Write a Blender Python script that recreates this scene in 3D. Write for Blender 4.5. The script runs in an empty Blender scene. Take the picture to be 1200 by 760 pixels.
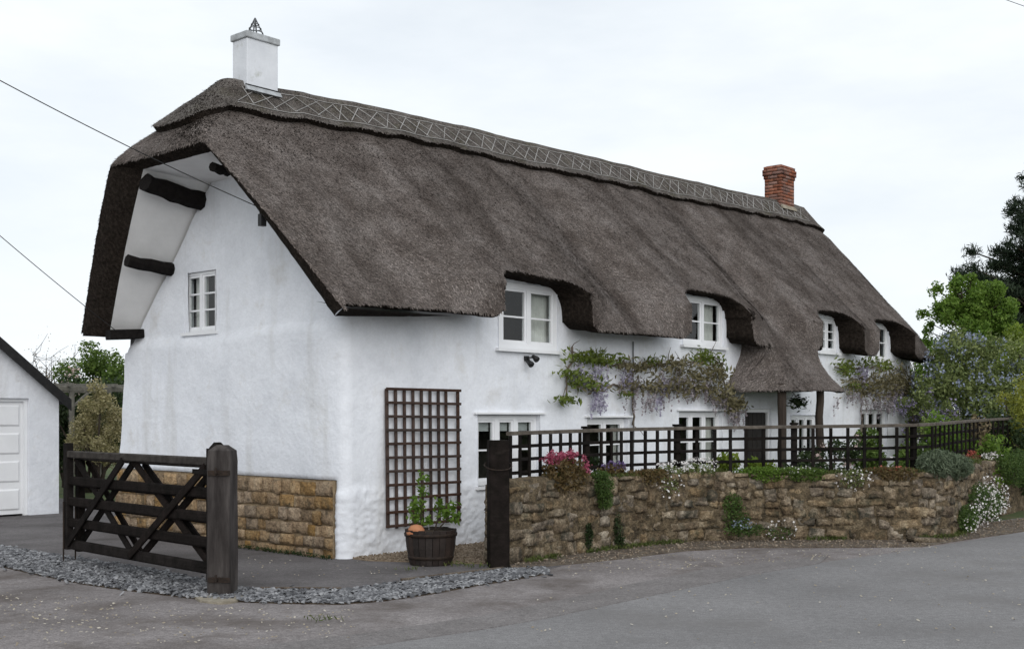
import bpy, math, random
import numpy as np
from mathutils import Vector, Matrix, Euler

random.seed(7)
RNG = np.random.default_rng(11)
SC = bpy.context.scene
COL = SC.collection
PI = math.pi

# ------------------------------------------------------------------ camera
EYE = 1.8
FPX, CXP, CYP = 1378.0, 600.0, 486.0          # focal length and principal point of the photograph
cam = bpy.data.cameras.new('camera')
cam.sensor_width = 36.0
cam.lens = FPX / 1200.0 * 36.0
cam.shift_y = (CYP - 380.0) / 1200.0
cam.clip_start = 0.1
cam.clip_end = 2000.0
camo = bpy.data.objects.new('camera', cam)
camo.location = (0, 0, EYE)
camo.rotation_euler = (PI / 2, 0, 0)
COL.objects.link(camo)
SC.camera = camo

# ------------------------------------------------------------------ world, sun, exposure
SUN_EL, SUN_AZ = math.radians(29), math.radians(167)      # azimuth from +Y clockwise, behind the camera
world = bpy.data.worlds.new('World')
SC.world = world
world.use_nodes = True
nt = world.node_tree
nt.nodes.clear()
n_out = nt.nodes.new('ShaderNodeOutputWorld')
n_bg = nt.nodes.new('ShaderNodeBackground')
n_bg.inputs['Strength'].default_value = 0.1
n_sky = nt.nodes.new('ShaderNodeTexSky')
n_sky.sky_type = 'NISHITA'
n_sky.sun_disc = False
n_sky.sun_elevation = SUN_EL
n_sky.sun_rotation = SUN_AZ
n_sky.air_density = 1.0
n_sky.dust_density = 1.5
n_tc = nt.nodes.new('ShaderNodeTexCoord')
n_map = nt.nodes.new('ShaderNodeMapping')
n_map.inputs['Scale'].default_value = (1.0, 1.0, 3.2)
n_no = nt.nodes.new('ShaderNodeTexNoise')
n_no.inputs['Scale'].default_value = 2.6
n_no.inputs['Detail'].default_value = 6
n_no.inputs['Roughness'].default_value = 0.55
n_ra = nt.nodes.new('ShaderNodeValToRGB')
n_ra.color_ramp.elements[0].position = 0.30
n_ra.color_ramp.elements[0].color = (0.74, 0.74, 0.74, 1)
n_ra.color_ramp.elements[1].position = 0.62
n_ra.color_ramp.elements[1].color = (1, 1, 1, 1)
n_mix = nt.nodes.new('ShaderNodeMix')
n_mix.data_type = 'RGBA'
n_mix.inputs['B'].default_value = (9.85, 10.35, 10.75, 1)   # bright overcast cloud, before the 0.1 strength
L = nt.links.new
L(n_tc.outputs['Generated'], n_map.inputs['Vector'])
L(n_map.outputs['Vector'], n_no.inputs['Vector'])
L(n_no.outputs['Fac'], n_ra.inputs['Fac'])
L(n_ra.outputs['Color'], n_mix.inputs['Factor'])
L(n_sky.outputs['Color'], n_mix.inputs['A'])
L(n_mix.outputs['Result'], n_bg.inputs['Color'])
L(n_bg.outputs['Background'], n_out.inputs['Surface'])

sun = bpy.data.lights.new('sun', 'SUN')
sun.energy = 1.5
sun.angle = math.radians(55)
sun.color = (1.0, 0.975, 0.945)
suno = bpy.data.objects.new('sun', sun)
_sd = Vector((math.sin(SUN_AZ) * math.cos(SUN_EL), math.cos(SUN_AZ) * math.cos(SUN_EL), math.sin(SUN_EL)))
suno.rotation_euler = _sd.to_track_quat('Z', 'Y').to_euler()
COL.objects.link(suno)

SC.view_settings.view_transform = 'Standard'
SC.view_settings.look = 'None'
SC.view_settings.exposure = 0.0
SC.view_settings.gamma = 1.0
SC.cycles.max_bounces = 6
SC.cycles.transparent_max_bounces = 8

# ------------------------------------------------------------------ house frame
OX, OY = -2.0982, 14.6769                    # ground point of the cottage's near corner
TH = math.radians(48.366)
CT, ST = math.cos(TH), math.sin(TH)


def l2w(s, t, z=0.0):
    return Vector((OX + s * CT - t * ST, OY + s * ST + t * CT, z))


def ground(u, v, z=0.0):
    Y = FPX * (EYE - z) / (v - CYP)
    return ((u - CXP) / FPX * Y, Y)


def onwall(u, v, t):
    """the point of the plane t = const of the front wall seen at a photograph pixel (used for measuring)"""
    k = (u - CXP) / FPX
    s = (k * (OY + t * CT) - OX + t * ST) / (CT - k * ST)
    Y = OY + s * ST + t * CT
    return s, EYE + (CYP - v) / FPX * Y


# ------------------------------------------------------------------ numpy noise
def _hash(ix, iy, iz, seed):
    h = (ix.astype(np.int64) * 374761393 + iy.astype(np.int64) * 668265263 + iz.astype(np.int64) * 2147483647 + seed * 974711) & 0xffffffff
    h = ((h ^ (h >> 13)) * 1274126177) & 0xffffffff
    h = h ^ (h >> 16)
    return (h & 0xffff) / 32767.5 - 1.0


def vnoise(P, scale=1.0, seed=0):
    P = np.asarray(P, float) * scale
    i = np.floor(P).astype(np.int64)
    f = P - i
    f = f * f * (3 - 2 * f)
    r = 0
    for dx in (0, 1):
        wx = f[..., 0] if dx else 1 - f[..., 0]
        for dy in (0, 1):
            wy = f[..., 1] if dy else 1 - f[..., 1]
            for dz in (0, 1):
                wz = f[..., 2] if dz else 1 - f[..., 2]
                r = r + wx * wy * wz * _hash(i[..., 0] + dx, i[..., 1] + dy, i[..., 2] + dz, seed)
    return r


def sstep(a, b, x):
    x = np.clip((np.asarray(x, float) - a) / (b - a), 0, 1)
    return x * x * (3 - 2 * x)


# ------------------------------------------------------------------ materials
MATS = {}


def new_mat(name):
    m = bpy.data.materials.new(name)
    m.use_nodes = True
    m.node_tree.nodes.clear()
    MATS[name] = m
    return m, m.node_tree


def nmat(name, stops, scale=4.0, rough=0.85, bump=0.3, bscale=30.0, detail=6.0, spec=0.3, objvar=0.0, stain=None,
         stretch=None, metal=0.0, bdist=0.02, space='pos', fine=None, streak=None, island=None):
    """layered-noise surface: colour ramp over noise, optional stain colour, optional per-object tint, noise bump"""
    m, t = new_mat(name)
    N, K = t.nodes.new, t.links.new
    out = N('ShaderNodeOutputMaterial')
    b = N('ShaderNodeBsdfPrincipled')
    b.inputs['Roughness'].default_value = rough
    b.inputs['Specular IOR Level'].default_value = spec
    b.inputs['Metallic'].default_value = metal
    K(b.outputs['BSDF'], out.inputs['Surface'])
    if space == 'pos':
        g = N('ShaderNodeNewGeometry'); vec = g.outputs['Position']
    else:
        g = N('ShaderNodeTexCoord'); vec = g.outputs['Object']
    if stretch:
        mp = N('ShaderNodeMapping')
        mp.inputs['Scale'].default_value = stretch
        K(vec, mp.inputs['Vector']); vec = mp.outputs['Vector']
    no = N('ShaderNodeTexNoise')
    no.inputs['Scale'].default_value = scale
    no.inputs['Detail'].default_value = detail
    no.inputs['Roughness'].default_value = 0.62
    K(vec, no.inputs['Vector'])
    ra = N('ShaderNodeValToRGB')
    els = ra.color_ramp.elements
    n = len(stops)
    lo, hi = 0.32, 0.68
    els[0].position = lo; els[0].color = (*stops[0], 1)
    els[1].position = hi; els[1].color = (*stops[-1], 1)
    for i in range(1, n - 1):
        e = els.new(lo + (hi - lo) * i / (n - 1)); e.color = (*stops[i], 1)
    K(no.outputs['Fac'], ra.inputs['Fac'])
    col = ra.outputs['Color']
    for fs, amount in (fine if isinstance(fine, list) else [fine] if fine else []):
        n3 = N('ShaderNodeTexNoise'); n3.inputs['Scale'].default_value = fs; n3.inputs['Detail'].default_value = 3
        K(vec, n3.inputs['Vector'])
        mr = N('ShaderNodeMapRange')
        mr.inputs['From Min'].default_value = 0.3; mr.inputs['From Max'].default_value = 0.7
        mr.inputs['To Min'].default_value = 1 - amount; mr.inputs['To Max'].default_value = 1 + amount
        K(n3.outputs['Fac'], mr.inputs['Value'])
        mx = N('ShaderNodeMix'); mx.data_type = 'RGBA'; mx.blend_type = 'MULTIPLY'; mx.inputs['Factor'].default_value = 1
        K(col, mx.inputs['A']); K(mr.outputs['Result'], mx.inputs['B'])
        col = mx.outputs['Result']
    if stain:
        sc_, sscale, slo, shi = stain
        n2 = N('ShaderNodeTexNoise'); n2.inputs['Scale'].default_value = sscale; n2.inputs['Detail'].default_value = 7
        n2.inputs['Roughness'].default_value = 0.65
        K(vec, n2.inputs['Vector'])
        r2 = N('ShaderNodeMapRange')
        r2.inputs['From Min'].default_value = slo; r2.inputs['From Max'].default_value = shi
        K(n2.outputs['Fac'], r2.inputs['Value'])
        mx = N('ShaderNodeMix'); mx.data_type = 'RGBA'
        K(r2.outputs['Result'], mx.inputs['Factor']); K(col, mx.inputs['A'])
        mx.inputs['B'].default_value = (*sc_, 1)
        col = mx.outputs['Result']
    if streak:
        sc2, svec, slo, shi, amt = streak
        tc = N('ShaderNodeTexCoord')
        mp2 = N('ShaderNodeMapping'); mp2.inputs['Scale'].default_value = svec
        K(tc.outputs['Object'], mp2.inputs['Vector'])
        n5 = N('ShaderNodeTexNoise'); n5.inputs['Scale'].default_value = 1.0; n5.inputs['Detail'].default_value = 6; n5.inputs['Roughness'].default_value = 0.6
        K(mp2.outputs['Vector'], n5.inputs['Vector'])
        r5 = N('ShaderNodeMapRange'); r5.inputs['From Min'].default_value = slo; r5.inputs['From Max'].default_value = shi; r5.inputs['To Max'].default_value = amt
        K(n5.outputs['Fac'], r5.inputs['Value'])
        mx = N('ShaderNodeMix'); mx.data_type = 'RGBA'
        K(r5.outputs['Result'], mx.inputs['Factor']); K(col, mx.inputs['A']); mx.inputs['B'].default_value = (*sc2, 1)
        col = mx.outputs['Result']
    if island:
        gi = N('ShaderNodeNewGeometry')
        cr = N('ShaderNodeValToRGB')
        ce = cr.color_ramp.elements
        ce[0].position = 0.0; ce[0].color = (island[0],) * 3 + (1,)
        ce[1].position = 1.0; ce[1].color = (island[2],) * 3 + (1,)
        ne = ce.new(0.62); ne.color = (island[1],) * 3 + (1,)
        K(gi.outputs['Random Per Island'], cr.inputs['Fac'])
        mx = N('ShaderNodeMix'); mx.data_type = 'RGBA'; mx.blend_type = 'MULTIPLY'; mx.inputs['Factor'].default_value = 1
        K(col, mx.inputs['A']); K(cr.outputs['Color'], mx.inputs['B'])
        col = mx.outputs['Result']
    if objvar:
        oi = N('ShaderNodeObjectInfo')
        hs = N('ShaderNodeHueSaturation')
        mr = N('ShaderNodeMapRange')
        mr.inputs['To Min'].default_value = 1 - objvar; mr.inputs['To Max'].default_value = 1 + objvar
        K(oi.outputs['Random'], mr.inputs['Value']); K(mr.outputs['Result'], hs.inputs['Value'])
        ml = N('ShaderNodeMath'); ml.operation = 'MULTIPLY'; ml.inputs[1].default_value = 37.77
        fr = N('ShaderNodeMath'); fr.operation = 'FRACT'
        K(oi.outputs['Random'], ml.inputs[0]); K(ml.outputs[0], fr.inputs[0])
        m2 = N('ShaderNodeMapRange')
        m2.inputs['To Min'].default_value = 1 - objvar * 1.4; m2.inputs['To Max'].default_value = 1 + objvar * 0.8
        K(fr.outputs[0], m2.inputs['Value']); K(m2.outputs['Result'], hs.inputs['Saturation'])
        K(col, hs.inputs['Color']); col = hs.outputs['Color']
    K(col, b.inputs['Base Color'])
    if bump:
        n4 = N('ShaderNodeTexNoise'); n4.inputs['Scale'].default_value = bscale; n4.inputs['Detail'].default_value = 5
        n4.inputs['Roughness'].default_value = 0.6
        K(vec, n4.inputs['Vector'])
        bp = N('ShaderNodeBump'); bp.inputs['Strength'].default_value = bump; bp.inputs['Distance'].default_value = bdist
        K(n4.outputs['Fac'], bp.inputs['Height']); K(bp.outputs['Normal'], b.inputs['Normal'])
    return m


def leafmat(name, cols, rough=0.55, trans=0.3, clump=1.3):
    """foliage: each leaf its own tint (random per island), clumps drift between tints"""
    m, t = new_mat(name)
    N, K = t.nodes.new, t.links.new
    out = N('ShaderNodeOutputMaterial')
    g = N('ShaderNodeNewGeometry')
    no = N('ShaderNodeTexNoise'); no.inputs['Scale'].default_value = clump; no.inputs['Detail'].default_value = 2
    K(g.outputs['Position'], no.inputs['Vector'])
    a = N('ShaderNodeMath'); a.operation = 'MULTIPLY_ADD'; a.inputs[1].default_value = 0.6; a.inputs[2].default_value = -0.1
    K(no.outputs['Fac'], a.inputs[0])
    b_ = N('ShaderNodeMath'); b_.operation = 'MULTIPLY_ADD'; b_.inputs[1].default_value = 0.6
    K(g.outputs['Random Per Island'], b_.inputs[0]); K(a.outputs[0], b_.inputs[2])
    ra = N('ShaderNodeValToRGB')
    els = ra.color_ramp.elements
    els[0].position = 0.1; els[0].color = (*cols[0], 1)
    els[1].position = 0.9; els[1].color = (*cols[-1], 1)
    for i in range(1, len(cols) - 1):
        e = els.new(0.1 + 0.8 * i / (len(cols) - 1)); e.color = (*cols[i], 1)
    K(b_.outputs[0], ra.inputs['Fac'])
    p = N('ShaderNodeBsdfPrincipled')
    p.inputs['Roughness'].default_value = rough; p.inputs['Specular IOR Level'].default_value = 0.25
    K(ra.outputs['Color'], p.inputs['Base Color'])
    tr = N('ShaderNodeBsdfTranslucent')
    K(ra.outputs['Color'], tr.inputs['Color'])
    mx = N('ShaderNodeMixShader'); mx.inputs['Fac'].default_value = trans
    K(p.outputs['BSDF'], mx.inputs[1]); K(tr.outputs['BSDF'], mx.inputs[2])
    K(mx.outputs['Shader'], out.inputs['Surface'])
    return m


def glassmat(name):
    m, t = new_mat(name)
    N, K = t.nodes.new, t.links.new
    out = N('ShaderNodeOutputMaterial')
    tr = N('ShaderNodeBsdfTransparent'); tr.inputs['Color'].default_value = (0.93, 0.95, 0.945, 1)
    gl = N('ShaderNodeBsdfGlossy'); gl.inputs['Roughness'].default_value = 0.02
    no = N('ShaderNodeTexNoise'); no.inputs['Scale'].default_value = 2.2
    bp = N('ShaderNodeBump'); bp.inputs['Strength'].default_value = 0.02; bp.inputs['Distance'].default_value = 0.05
    K(no.outputs['Fac'], bp.inputs['Height']); K(bp.outputs['Normal'], gl.inputs['Normal'])
    fr = N('ShaderNodeFresnel'); fr.inputs['IOR'].default_value = 1.5
    ge = N('ShaderNodeNewGeometry')
    sb = N('ShaderNodeMath'); sb.operation = 'SUBTRACT'; sb.inputs[0].default_value = 1.0
    K(ge.outputs['Backfacing'], sb.inputs[1])
    ml = N('ShaderNodeMath'); ml.operation = 'MULTIPLY'
    K(fr.outputs['Fac'], ml.inputs[0]); K(sb.outputs[0], ml.inputs[1])
    mx = N('ShaderNodeMixShader')
    K(ml.outputs[0], mx.inputs['Fac']); K(tr.outputs['BSDF'], mx.inputs[1]); K(gl.outputs['BSDF'], mx.inputs[2])
    K(mx.outputs['Shader'], out.inputs['Surface'])
    return m


M_WHITE = nmat('limewash', [(0.68, 0.70, 0.745), (0.745, 0.765, 0.81), (0.775, 0.795, 0.84)], scale=1.1, rough=0.92, bump=0.42, bscale=11, bdist=0.03, spec=0.12,
               stain=((0.57, 0.56, 0.545), 2.2, 0.57, 0.84), fine=[(26, 0.03), (6, 0.03)], streak=((0.52, 0.515, 0.50), (2.6, 2.6, 0.35), 0.55, 0.82, 0.65))
M_SOFFIT = nmat('soffit_plaster', [(0.74, 0.74, 0.74), (0.82, 0.82, 0.82)], scale=3, rough=0.9, bump=0.12, bscale=18)
M_PAINT = nmat('white_gloss_paint', [(0.74, 0.75, 0.77), (0.80, 0.81, 0.83)], scale=3, rough=0.45, bump=0.05, bscale=30)
M_CHIM = nmat('rendered_chimney', [(0.60, 0.62, 0.66), (0.72, 0.74, 0.78)], scale=2.2, rough=0.85, bump=0.15, bscale=20,
              stain=((0.30, 0.31, 0.24), 3.4, 0.58, 0.80))
M_CAP = nmat('lichened_concrete', [(0.28, 0.29, 0.30), (0.46, 0.48, 0.50)], scale=9, rough=0.9, bump=0.3, bscale=40)
M_DARKROOM = nmat('room_gloom', [(0.050, 0.046, 0.040), (0.085, 0.078, 0.066)], scale=2, rough=0.9, bump=0)  # dimness of the rooms put into the colour of their walls
M_CURTAIN = nmat('curtain_cloth', [(0.52, 0.51, 0.49), (0.66, 0.65, 0.62)], scale=6, rough=0.9, bump=0.1, bscale=60)
M_BLIND = nmat('blind_cloth', [(0.36, 0.37, 0.37), (0.44, 0.45, 0.45)], scale=6, rough=0.9, bump=0.1, bscale=60)
M_GLASS = glassmat('window_glass')
M_BEAM = nmat('black_timber', [(0.006, 0.005, 0.005), (0.014, 0.012, 0.011)], scale=14, rough=0.85, bump=0.6, bscale=24, spec=0.1)
M_THATCH = nmat('weathered_thatch', [(0.088, 0.072, 0.064), (0.148, 0.126, 0.115), (0.205, 0.180, 0.168)], scale=2.0, rough=0.95, bump=1.0, bscale=34, bdist=0.05, spec=0.08, fine=(44, 0.55), detail=8,
                 stain=((0.075, 0.060, 0.052), 0.9, 0.52, 0.78), streak=((0.055, 0.044, 0.038), (1.5, 0.30, 0.30), 0.48, 0.72, 0.85))
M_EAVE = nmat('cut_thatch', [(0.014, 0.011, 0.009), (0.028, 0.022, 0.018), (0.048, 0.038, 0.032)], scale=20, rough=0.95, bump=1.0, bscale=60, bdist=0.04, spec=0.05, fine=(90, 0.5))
M_RIDGE = nmat('ridge_thatch', [(0.070, 0.062, 0.056), (0.120, 0.108, 0.099), (0.165, 0.152, 0.140)], scale=3, rough=0.95, bump=0.9, bscale=40, bdist=0.04, spec=0.08, fine=(50, 0.4),
                stain=((0.070, 0.065, 0.038), 2.2, 0.5, 0.75))
M_STRAW = nmat('straw_tip', [(0.125, 0.104, 0.093), (0.185, 0.158, 0.144), (0.24, 0.21, 0.195)], scale=2.0, rough=0.9, bump=0, spec=0.1, streak=((0.075, 0.060, 0.052), (1.5, 0.30, 0.30), 0.48, 0.72, 0.8), island=(0.46, 0.82, 1.5))
M_SPAR = nmat('hazel_spar', [(0.22, 0.21, 0.20), (0.42, 0.41, 0.40)], scale=5, rough=0.8, bump=0.1)
M_BRICK = nmat('red_brick', [(0.125, 0.052, 0.036), (0.22, 0.092, 0.062), (0.28, 0.135, 0.095)], scale=7, rough=0.9, bump=0.4, bscale=45, objvar=0.25, stain=((0.16, 0.14, 0.11), 5, 0.58, 0.8))
M_MORTAR = nmat('lime_mortar', [(0.19, 0.14, 0.085), (0.33, 0.255, 0.165)], scale=14, rough=0.95, bump=0.7, bscale=40)
M_BMORT = nmat('brick_mortar', [(0.16, 0.105, 0.075), (0.25, 0.18, 0.135)], scale=14, rough=0.95, bump=0.5, bscale=40)
M_OCHRE = nmat('ham_stone', [(0.20, 0.125, 0.058), (0.33, 0.215, 0.108), (0.42, 0.30, 0.17)], scale=6, rough=0.92, bump=1.0, bscale=22, bdist=0.06, objvar=0.24,
               stain=((0.10, 0.076, 0.045), 7, 0.53, 0.70), fine=[(50, 0.25), (18, 0.2)])
M_RUBBLE = nmat('rubble_stone', [(0.080, 0.056, 0.034), (0.190, 0.142, 0.090), (0.29, 0.240, 0.172)], scale=4, rough=0.93, bump=1.0, bscale=20, bdist=0.06, objvar=0.20,
                stain=((0.046, 0.044, 0.028), 4.5, 0.49, 0.66), fine=[(50, 0.35), (16, 0.3)])
M_RUBBLE2 = nmat('mossy_mortar', [(0.050, 0.039, 0.024), (0.115, 0.086, 0.052), (0.19, 0.15, 0.098)], scale=7, rough=0.95, bump=1.0, bscale=22, bdist=0.06, fine=[(50, 0.4), (16, 0.3)])
M_GATE = nmat('dark_creosote', [(0.007, 0.006, 0.005), (0.018, 0.014, 0.013)], scale=8, rough=0.85, bump=0.5, bscale=30, spec=0.06, streak=((0.045, 0.038, 0.033), (3, 3, 9), 0.58, 0.80, 0.7), objvar=0.25)
M_GATETOP = nmat('worn_creosote', [(0.020, 0.016, 0.014), (0.055, 0.048, 0.042)], scale=12, rough=0.8, bump=0.4, bscale=30, spec=0.2)
M_POST = nmat('weathered_post', [(0.026, 0.022, 0.021), (0.048, 0.042, 0.040), (0.082, 0.073, 0.069)], scale=5, rough=0.85, bump=0.6, bscale=14, stretch=(2.2, 2.2, 0.35), spec=0.15)
M_FENCE = nmat('dark_fence_wood', [(0.007, 0.006, 0.006), (0.017, 0.014, 0.012)], scale=9, rough=0.88, bump=0.4, bscale=30, objvar=0.25, spec=0.06)
M_RAIL = nmat('worn_rail', [(0.050, 0.041, 0.033), (0.13, 0.112, 0.093)], scale=10, rough=0.85, bump=0.4, bscale=35)
M_TRELLIS = nmat('brown_batten', [(0.032, 0.016, 0.011), (0.066, 0.034, 0.023)], scale=9, rough=0.7, bump=0.3, bscale=40, objvar=0.25)
M_OAK = nmat('oak_post', [(0.022, 0.016, 0.012), (0.050, 0.036, 0.027)], scale=6, rough=0.8, bump=0.5, bscale=20, stretch=(2, 2, 0.3))
M_BARREL = nmat('barrel_oak', [(0.016, 0.011, 0.009), (0.036, 0.025, 0.021)], scale=8, rough=0.75, bump=0.4, bscale=25, objvar=0.25)
M_HOOP = nmat('rusty_iron', [(0.018, 0.014, 0.012), (0.045, 0.03, 0.022)], scale=20, rough=0.7, bump=0.3, metal=0.4)
M_IRON = nmat('black_iron', [(0.012, 0.012, 0.013), (0.02, 0.02, 0.021)], scale=20, rough=0.5, bump=0.1)
M_TERRA = nmat('terracotta', [(0.33, 0.13, 0.06), (0.42, 0.19, 0.10)], scale=8, rough=0.85, bump=0.2)
M_SOIL = nmat('garden_soil', [(0.035, 0.024, 0.016), (0.075, 0.055, 0.036)], scale=9, rough=0.98, bump=1.0, bscale=30)
M_GRASSG = nmat('rough_grass_ground', [(0.030, 0.048, 0.015), (0.062, 0.088, 0.028), (0.09, 0.085, 0.04)], scale=1.2, rough=0.98, bump=0.8, bscale=20)
M_TARMAC = nmat('worn_tarmac', [(0.155, 0.140, 0.137), (0.205, 0.187, 0.184), (0.245, 0.225, 0.222)], scale=0.9, rough=0.93, bump=0.7, bscale=60, bdist=0.012, fine=[(70, 0.34), (17, 0.16)], spec=0.2,
                stain=((0.098, 0.082, 0.074), 1.1, 0.47, 0.70), detail=9)
M_ROAD = nmat('road_asphalt', [(0.160, 0.156, 0.157), (0.193, 0.188, 0.189), (0.220, 0.215, 0.216)], scale=0.5, rough=0.92, bump=0.7, bscale=60, bdist=0.012, fine=[(70, 0.32), (15, 0.14)], spec=0.2,
              stain=((0.150, 0.143, 0.140), 0.55, 0.50, 0.75), detail=9)
M_SEAM = nmat('road_edge_asphalt', [(0.140, 0.129, 0.126), (0.190, 0.177, 0.175)], scale=1.5, rough=0.93, bump=0.55, bscale=120, bdist=0.012, fine=[(70, 0.34), (17, 0.18)])
M_DRIVE = nmat('driveway_tarmac', [(0.088, 0.081, 0.081), (0.122, 0.113, 0.114), (0.150, 0.140, 0.140)], scale=0.8, rough=0.93, bump=0.6, bscale=60, bdist=0.010, fine=[(70, 0.30), (17, 0.15)], spec=0.2,
               stain=((0.060, 0.055, 0.053), 0.9, 0.52, 0.75), detail=9)
M_VERGE = nmat('verge_grit', [(0.060, 0.045, 0.034), (0.115, 0.092, 0.072), (0.17, 0.145, 0.115)], scale=5, rough=0.97, bump=0.9, bscale=60, fine=(70, 0.4))
M_GRAVEL = nmat('pea_gravel_bed', [(0.16, 0.115, 0.075), (0.28, 0.22, 0.16)], scale=18, rough=0.95, bump=1.0, bscale=50)
M_CONC = nmat('pale_concrete', [(0.19, 0.165, 0.125), (0.33, 0.295, 0.235)], scale=9, rough=0.95, bump=0.9, bscale=30)
M_BARK = nmat('bark', [(0.030, 0.022, 0.016), (0.075, 0.058, 0.045)], scale=7, rough=0.95, bump=1.0, bscale=20, stretch=(2, 2, 0.5))
M_VINE = nmat('vine_bark', [(0.10, 0.078, 0.058), (0.19, 0.155, 0.125)], scale=18, rough=0.95, bump=0.7, bscale=40)
M_SLATE_ROOF = nmat('garage_slate', [(0.022, 0.022, 0.024), (0.042, 0.041, 0.043)], scale=5, rough=0.75, bump=0.4, bscale=20, objvar=0.2)
M_BARGE = nmat('black_bargeboard', [(0.010, 0.010, 0.011), (0.02, 0.019, 0.019)], scale=8, rough=0.6, bump=0.2)
M_CABLE = nmat('cable_sheath', [(0.012, 0.012, 0.012), (0.02, 0.02, 0.02)], scale=8, rough=0.6, bump=0)
M_METAL = nmat('grey_metal', [(0.10, 0.105, 0.11), (0.17, 0.175, 0.18)], scale=12, rough=0.5, bump=0.1, metal=0.6)
M_PERGOLA = nmat('grey_pergola_wood', [(0.10, 0.095, 0.08), (0.20, 0.19, 0.165)], scale=9, rough=0.9, bump=0.4)
M_DOOR = nmat('dark_door', [(0.012, 0.010, 0.009), (0.024, 0.019, 0.016)], scale=6, rough=0.6, bump=0.2)


def islandmat(name, cols, rough=0.85, bump=0.3):
    m = leafmat(name, cols, rough, 0.0, 3.0)
    return m


M_CHIPS = islandmat('slate_chip', [(0.040, 0.041, 0.046), (0.145, 0.147, 0.156), (0.34, 0.343, 0.355)], 0.7)
M_PEBBLE = islandmat('pebble', [(0.10, 0.075, 0.052), (0.19, 0.148, 0.108), (0.30, 0.25, 0.195)], 0.85)
M_LITTER = islandmat('dry_petal', [(0.19, 0.15, 0.10), (0.34, 0.30, 0.23), (0.55, 0.52, 0.46)], 0.9)

# foliage palettes
G_MID = leafmat('leaf_mid_green', [(0.026, 0.052, 0.012), (0.065, 0.115, 0.026), (0.120, 0.175, 0.045)])
G_BRIGHT = leafmat('leaf_fresh_green', [(0.055, 0.110, 0.014), (0.125, 0.215, 0.030), (0.215, 0.310, 0.065)], trans=0.45)
G_LIME = leafmat('leaf_lime', [(0.09, 0.14, 0.018), (0.17, 0.24, 0.03), (0.26, 0.31, 0.06)], trans=0.4)
G_GOLD = leafmat('leaf_golden', [(0.13, 0.15, 0.022), (0.25, 0.27, 0.042), (0.37, 0.38, 0.085)], trans=0.35)
G_PINE = leafmat('needle_dark', [(0.010, 0.018, 0.010), (0.022, 0.038, 0.020), (0.045, 0.066, 0.030)], trans=0.1)
G_DARK = leafmat('leaf_dark', [(0.012, 0.022, 0.008), (0.028, 0.048, 0.016), (0.055, 0.080, 0.028)])
G_CEAN = leafmat('leaf_ceanothus', [(0.070, 0.100, 0.030), (0.155, 0.195, 0.062), (0.250, 0.285, 0.115)])
G_GREY = leafmat('leaf_silver', [(0.060, 0.085, 0.050), (0.120, 0.155, 0.095), (0.185, 0.22, 0.145)])
G_CREAM = leafmat('leaf_variegated', [(0.15, 0.15, 0.055), (0.36, 0.32, 0.16), (0.56, 0.50, 0.32)])
G_SOFT = leafmat('leaf_soft_green', [(0.040, 0.075, 0.014), (0.095, 0.155, 0.030), (0.165, 0.230, 0.055)], trans=0.35)
G_RUST = leafmat('leaf_rusty', [(0.070, 0.052, 0.020), (0.13, 0.085, 0.035), (0.15, 0.125, 0.055)])
G_BRONZE = leafmat('leaf_bronze', [(0.11, 0.085, 0.045), (0.18, 0.14, 0.08), (0.25, 0.20, 0.12)])
G_WISTL = leafmat('leaf_wisteria', [(0.075, 0.105, 0.018), (0.14, 0.19, 0.035), (0.21, 0.24, 0.06)], trans=0.4)
G_DRYW = leafmat('leaf_young_wisteria', [(0.105, 0.092, 0.048), (0.18, 0.16, 0.085), (0.25, 0.225, 0.14)], trans=0.3)
F_WIST = leafmat('flower_lilac', [(0.30, 0.275, 0.38), (0.42, 0.39, 0.50), (0.55, 0.52, 0.60)], trans=0.3)
F_WISTP = leafmat('flower_faded_lilac', [(0.24, 0.21, 0.22), (0.34, 0.30, 0.32), (0.44, 0.41, 0.42)], trans=0.3)
F_BLUE = leafmat('flower_blue', [(0.17, 0.20, 0.28), (0.27, 0.31, 0.41), (0.38, 0.42, 0.52)], trans=0.2)
F_DUSK = leafmat('flower_dusky_lilac', [(0.15, 0.13, 0.21), (0.23, 0.20, 0.31), (0.32, 0.29, 0.40)], trans=0.2)
F_PINK = leafmat('flower_crimson', [(0.27, 0.045, 0.085), (0.38, 0.085, 0.14), (0.47, 0.16, 0.22)], trans=0.3)
F_RED = leafmat('flower_brick_red', [(0.26, 0.05, 0.04), (0.36, 0.085, 0.06), (0.42, 0.15, 0.11)], trans=0.2)
F_WHITE = leafmat('flower_white', [(0.62, 0.58, 0.58), (0.74, 0.71, 0.70), (0.80, 0.79, 0.78)], trans=0.25)
F_PALEPINK = leafmat('flower_pale_pink', [(0.42, 0.30, 0.28), (0.54, 0.43, 0.39), (0.62, 0.52, 0.48)], trans=0.3)
F_VIOLET = leafmat('flower_violet', [(0.09, 0.06, 0.15), (0.14, 0.10, 0.22), (0.20, 0.15, 0.30)], trans=0.2)
G_GRASS = leafmat('grass_blade', [(0.045, 0.065, 0.015), (0.09, 0.12, 0.03), (0.16, 0.165, 0.06)], trans=0.3)


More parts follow.
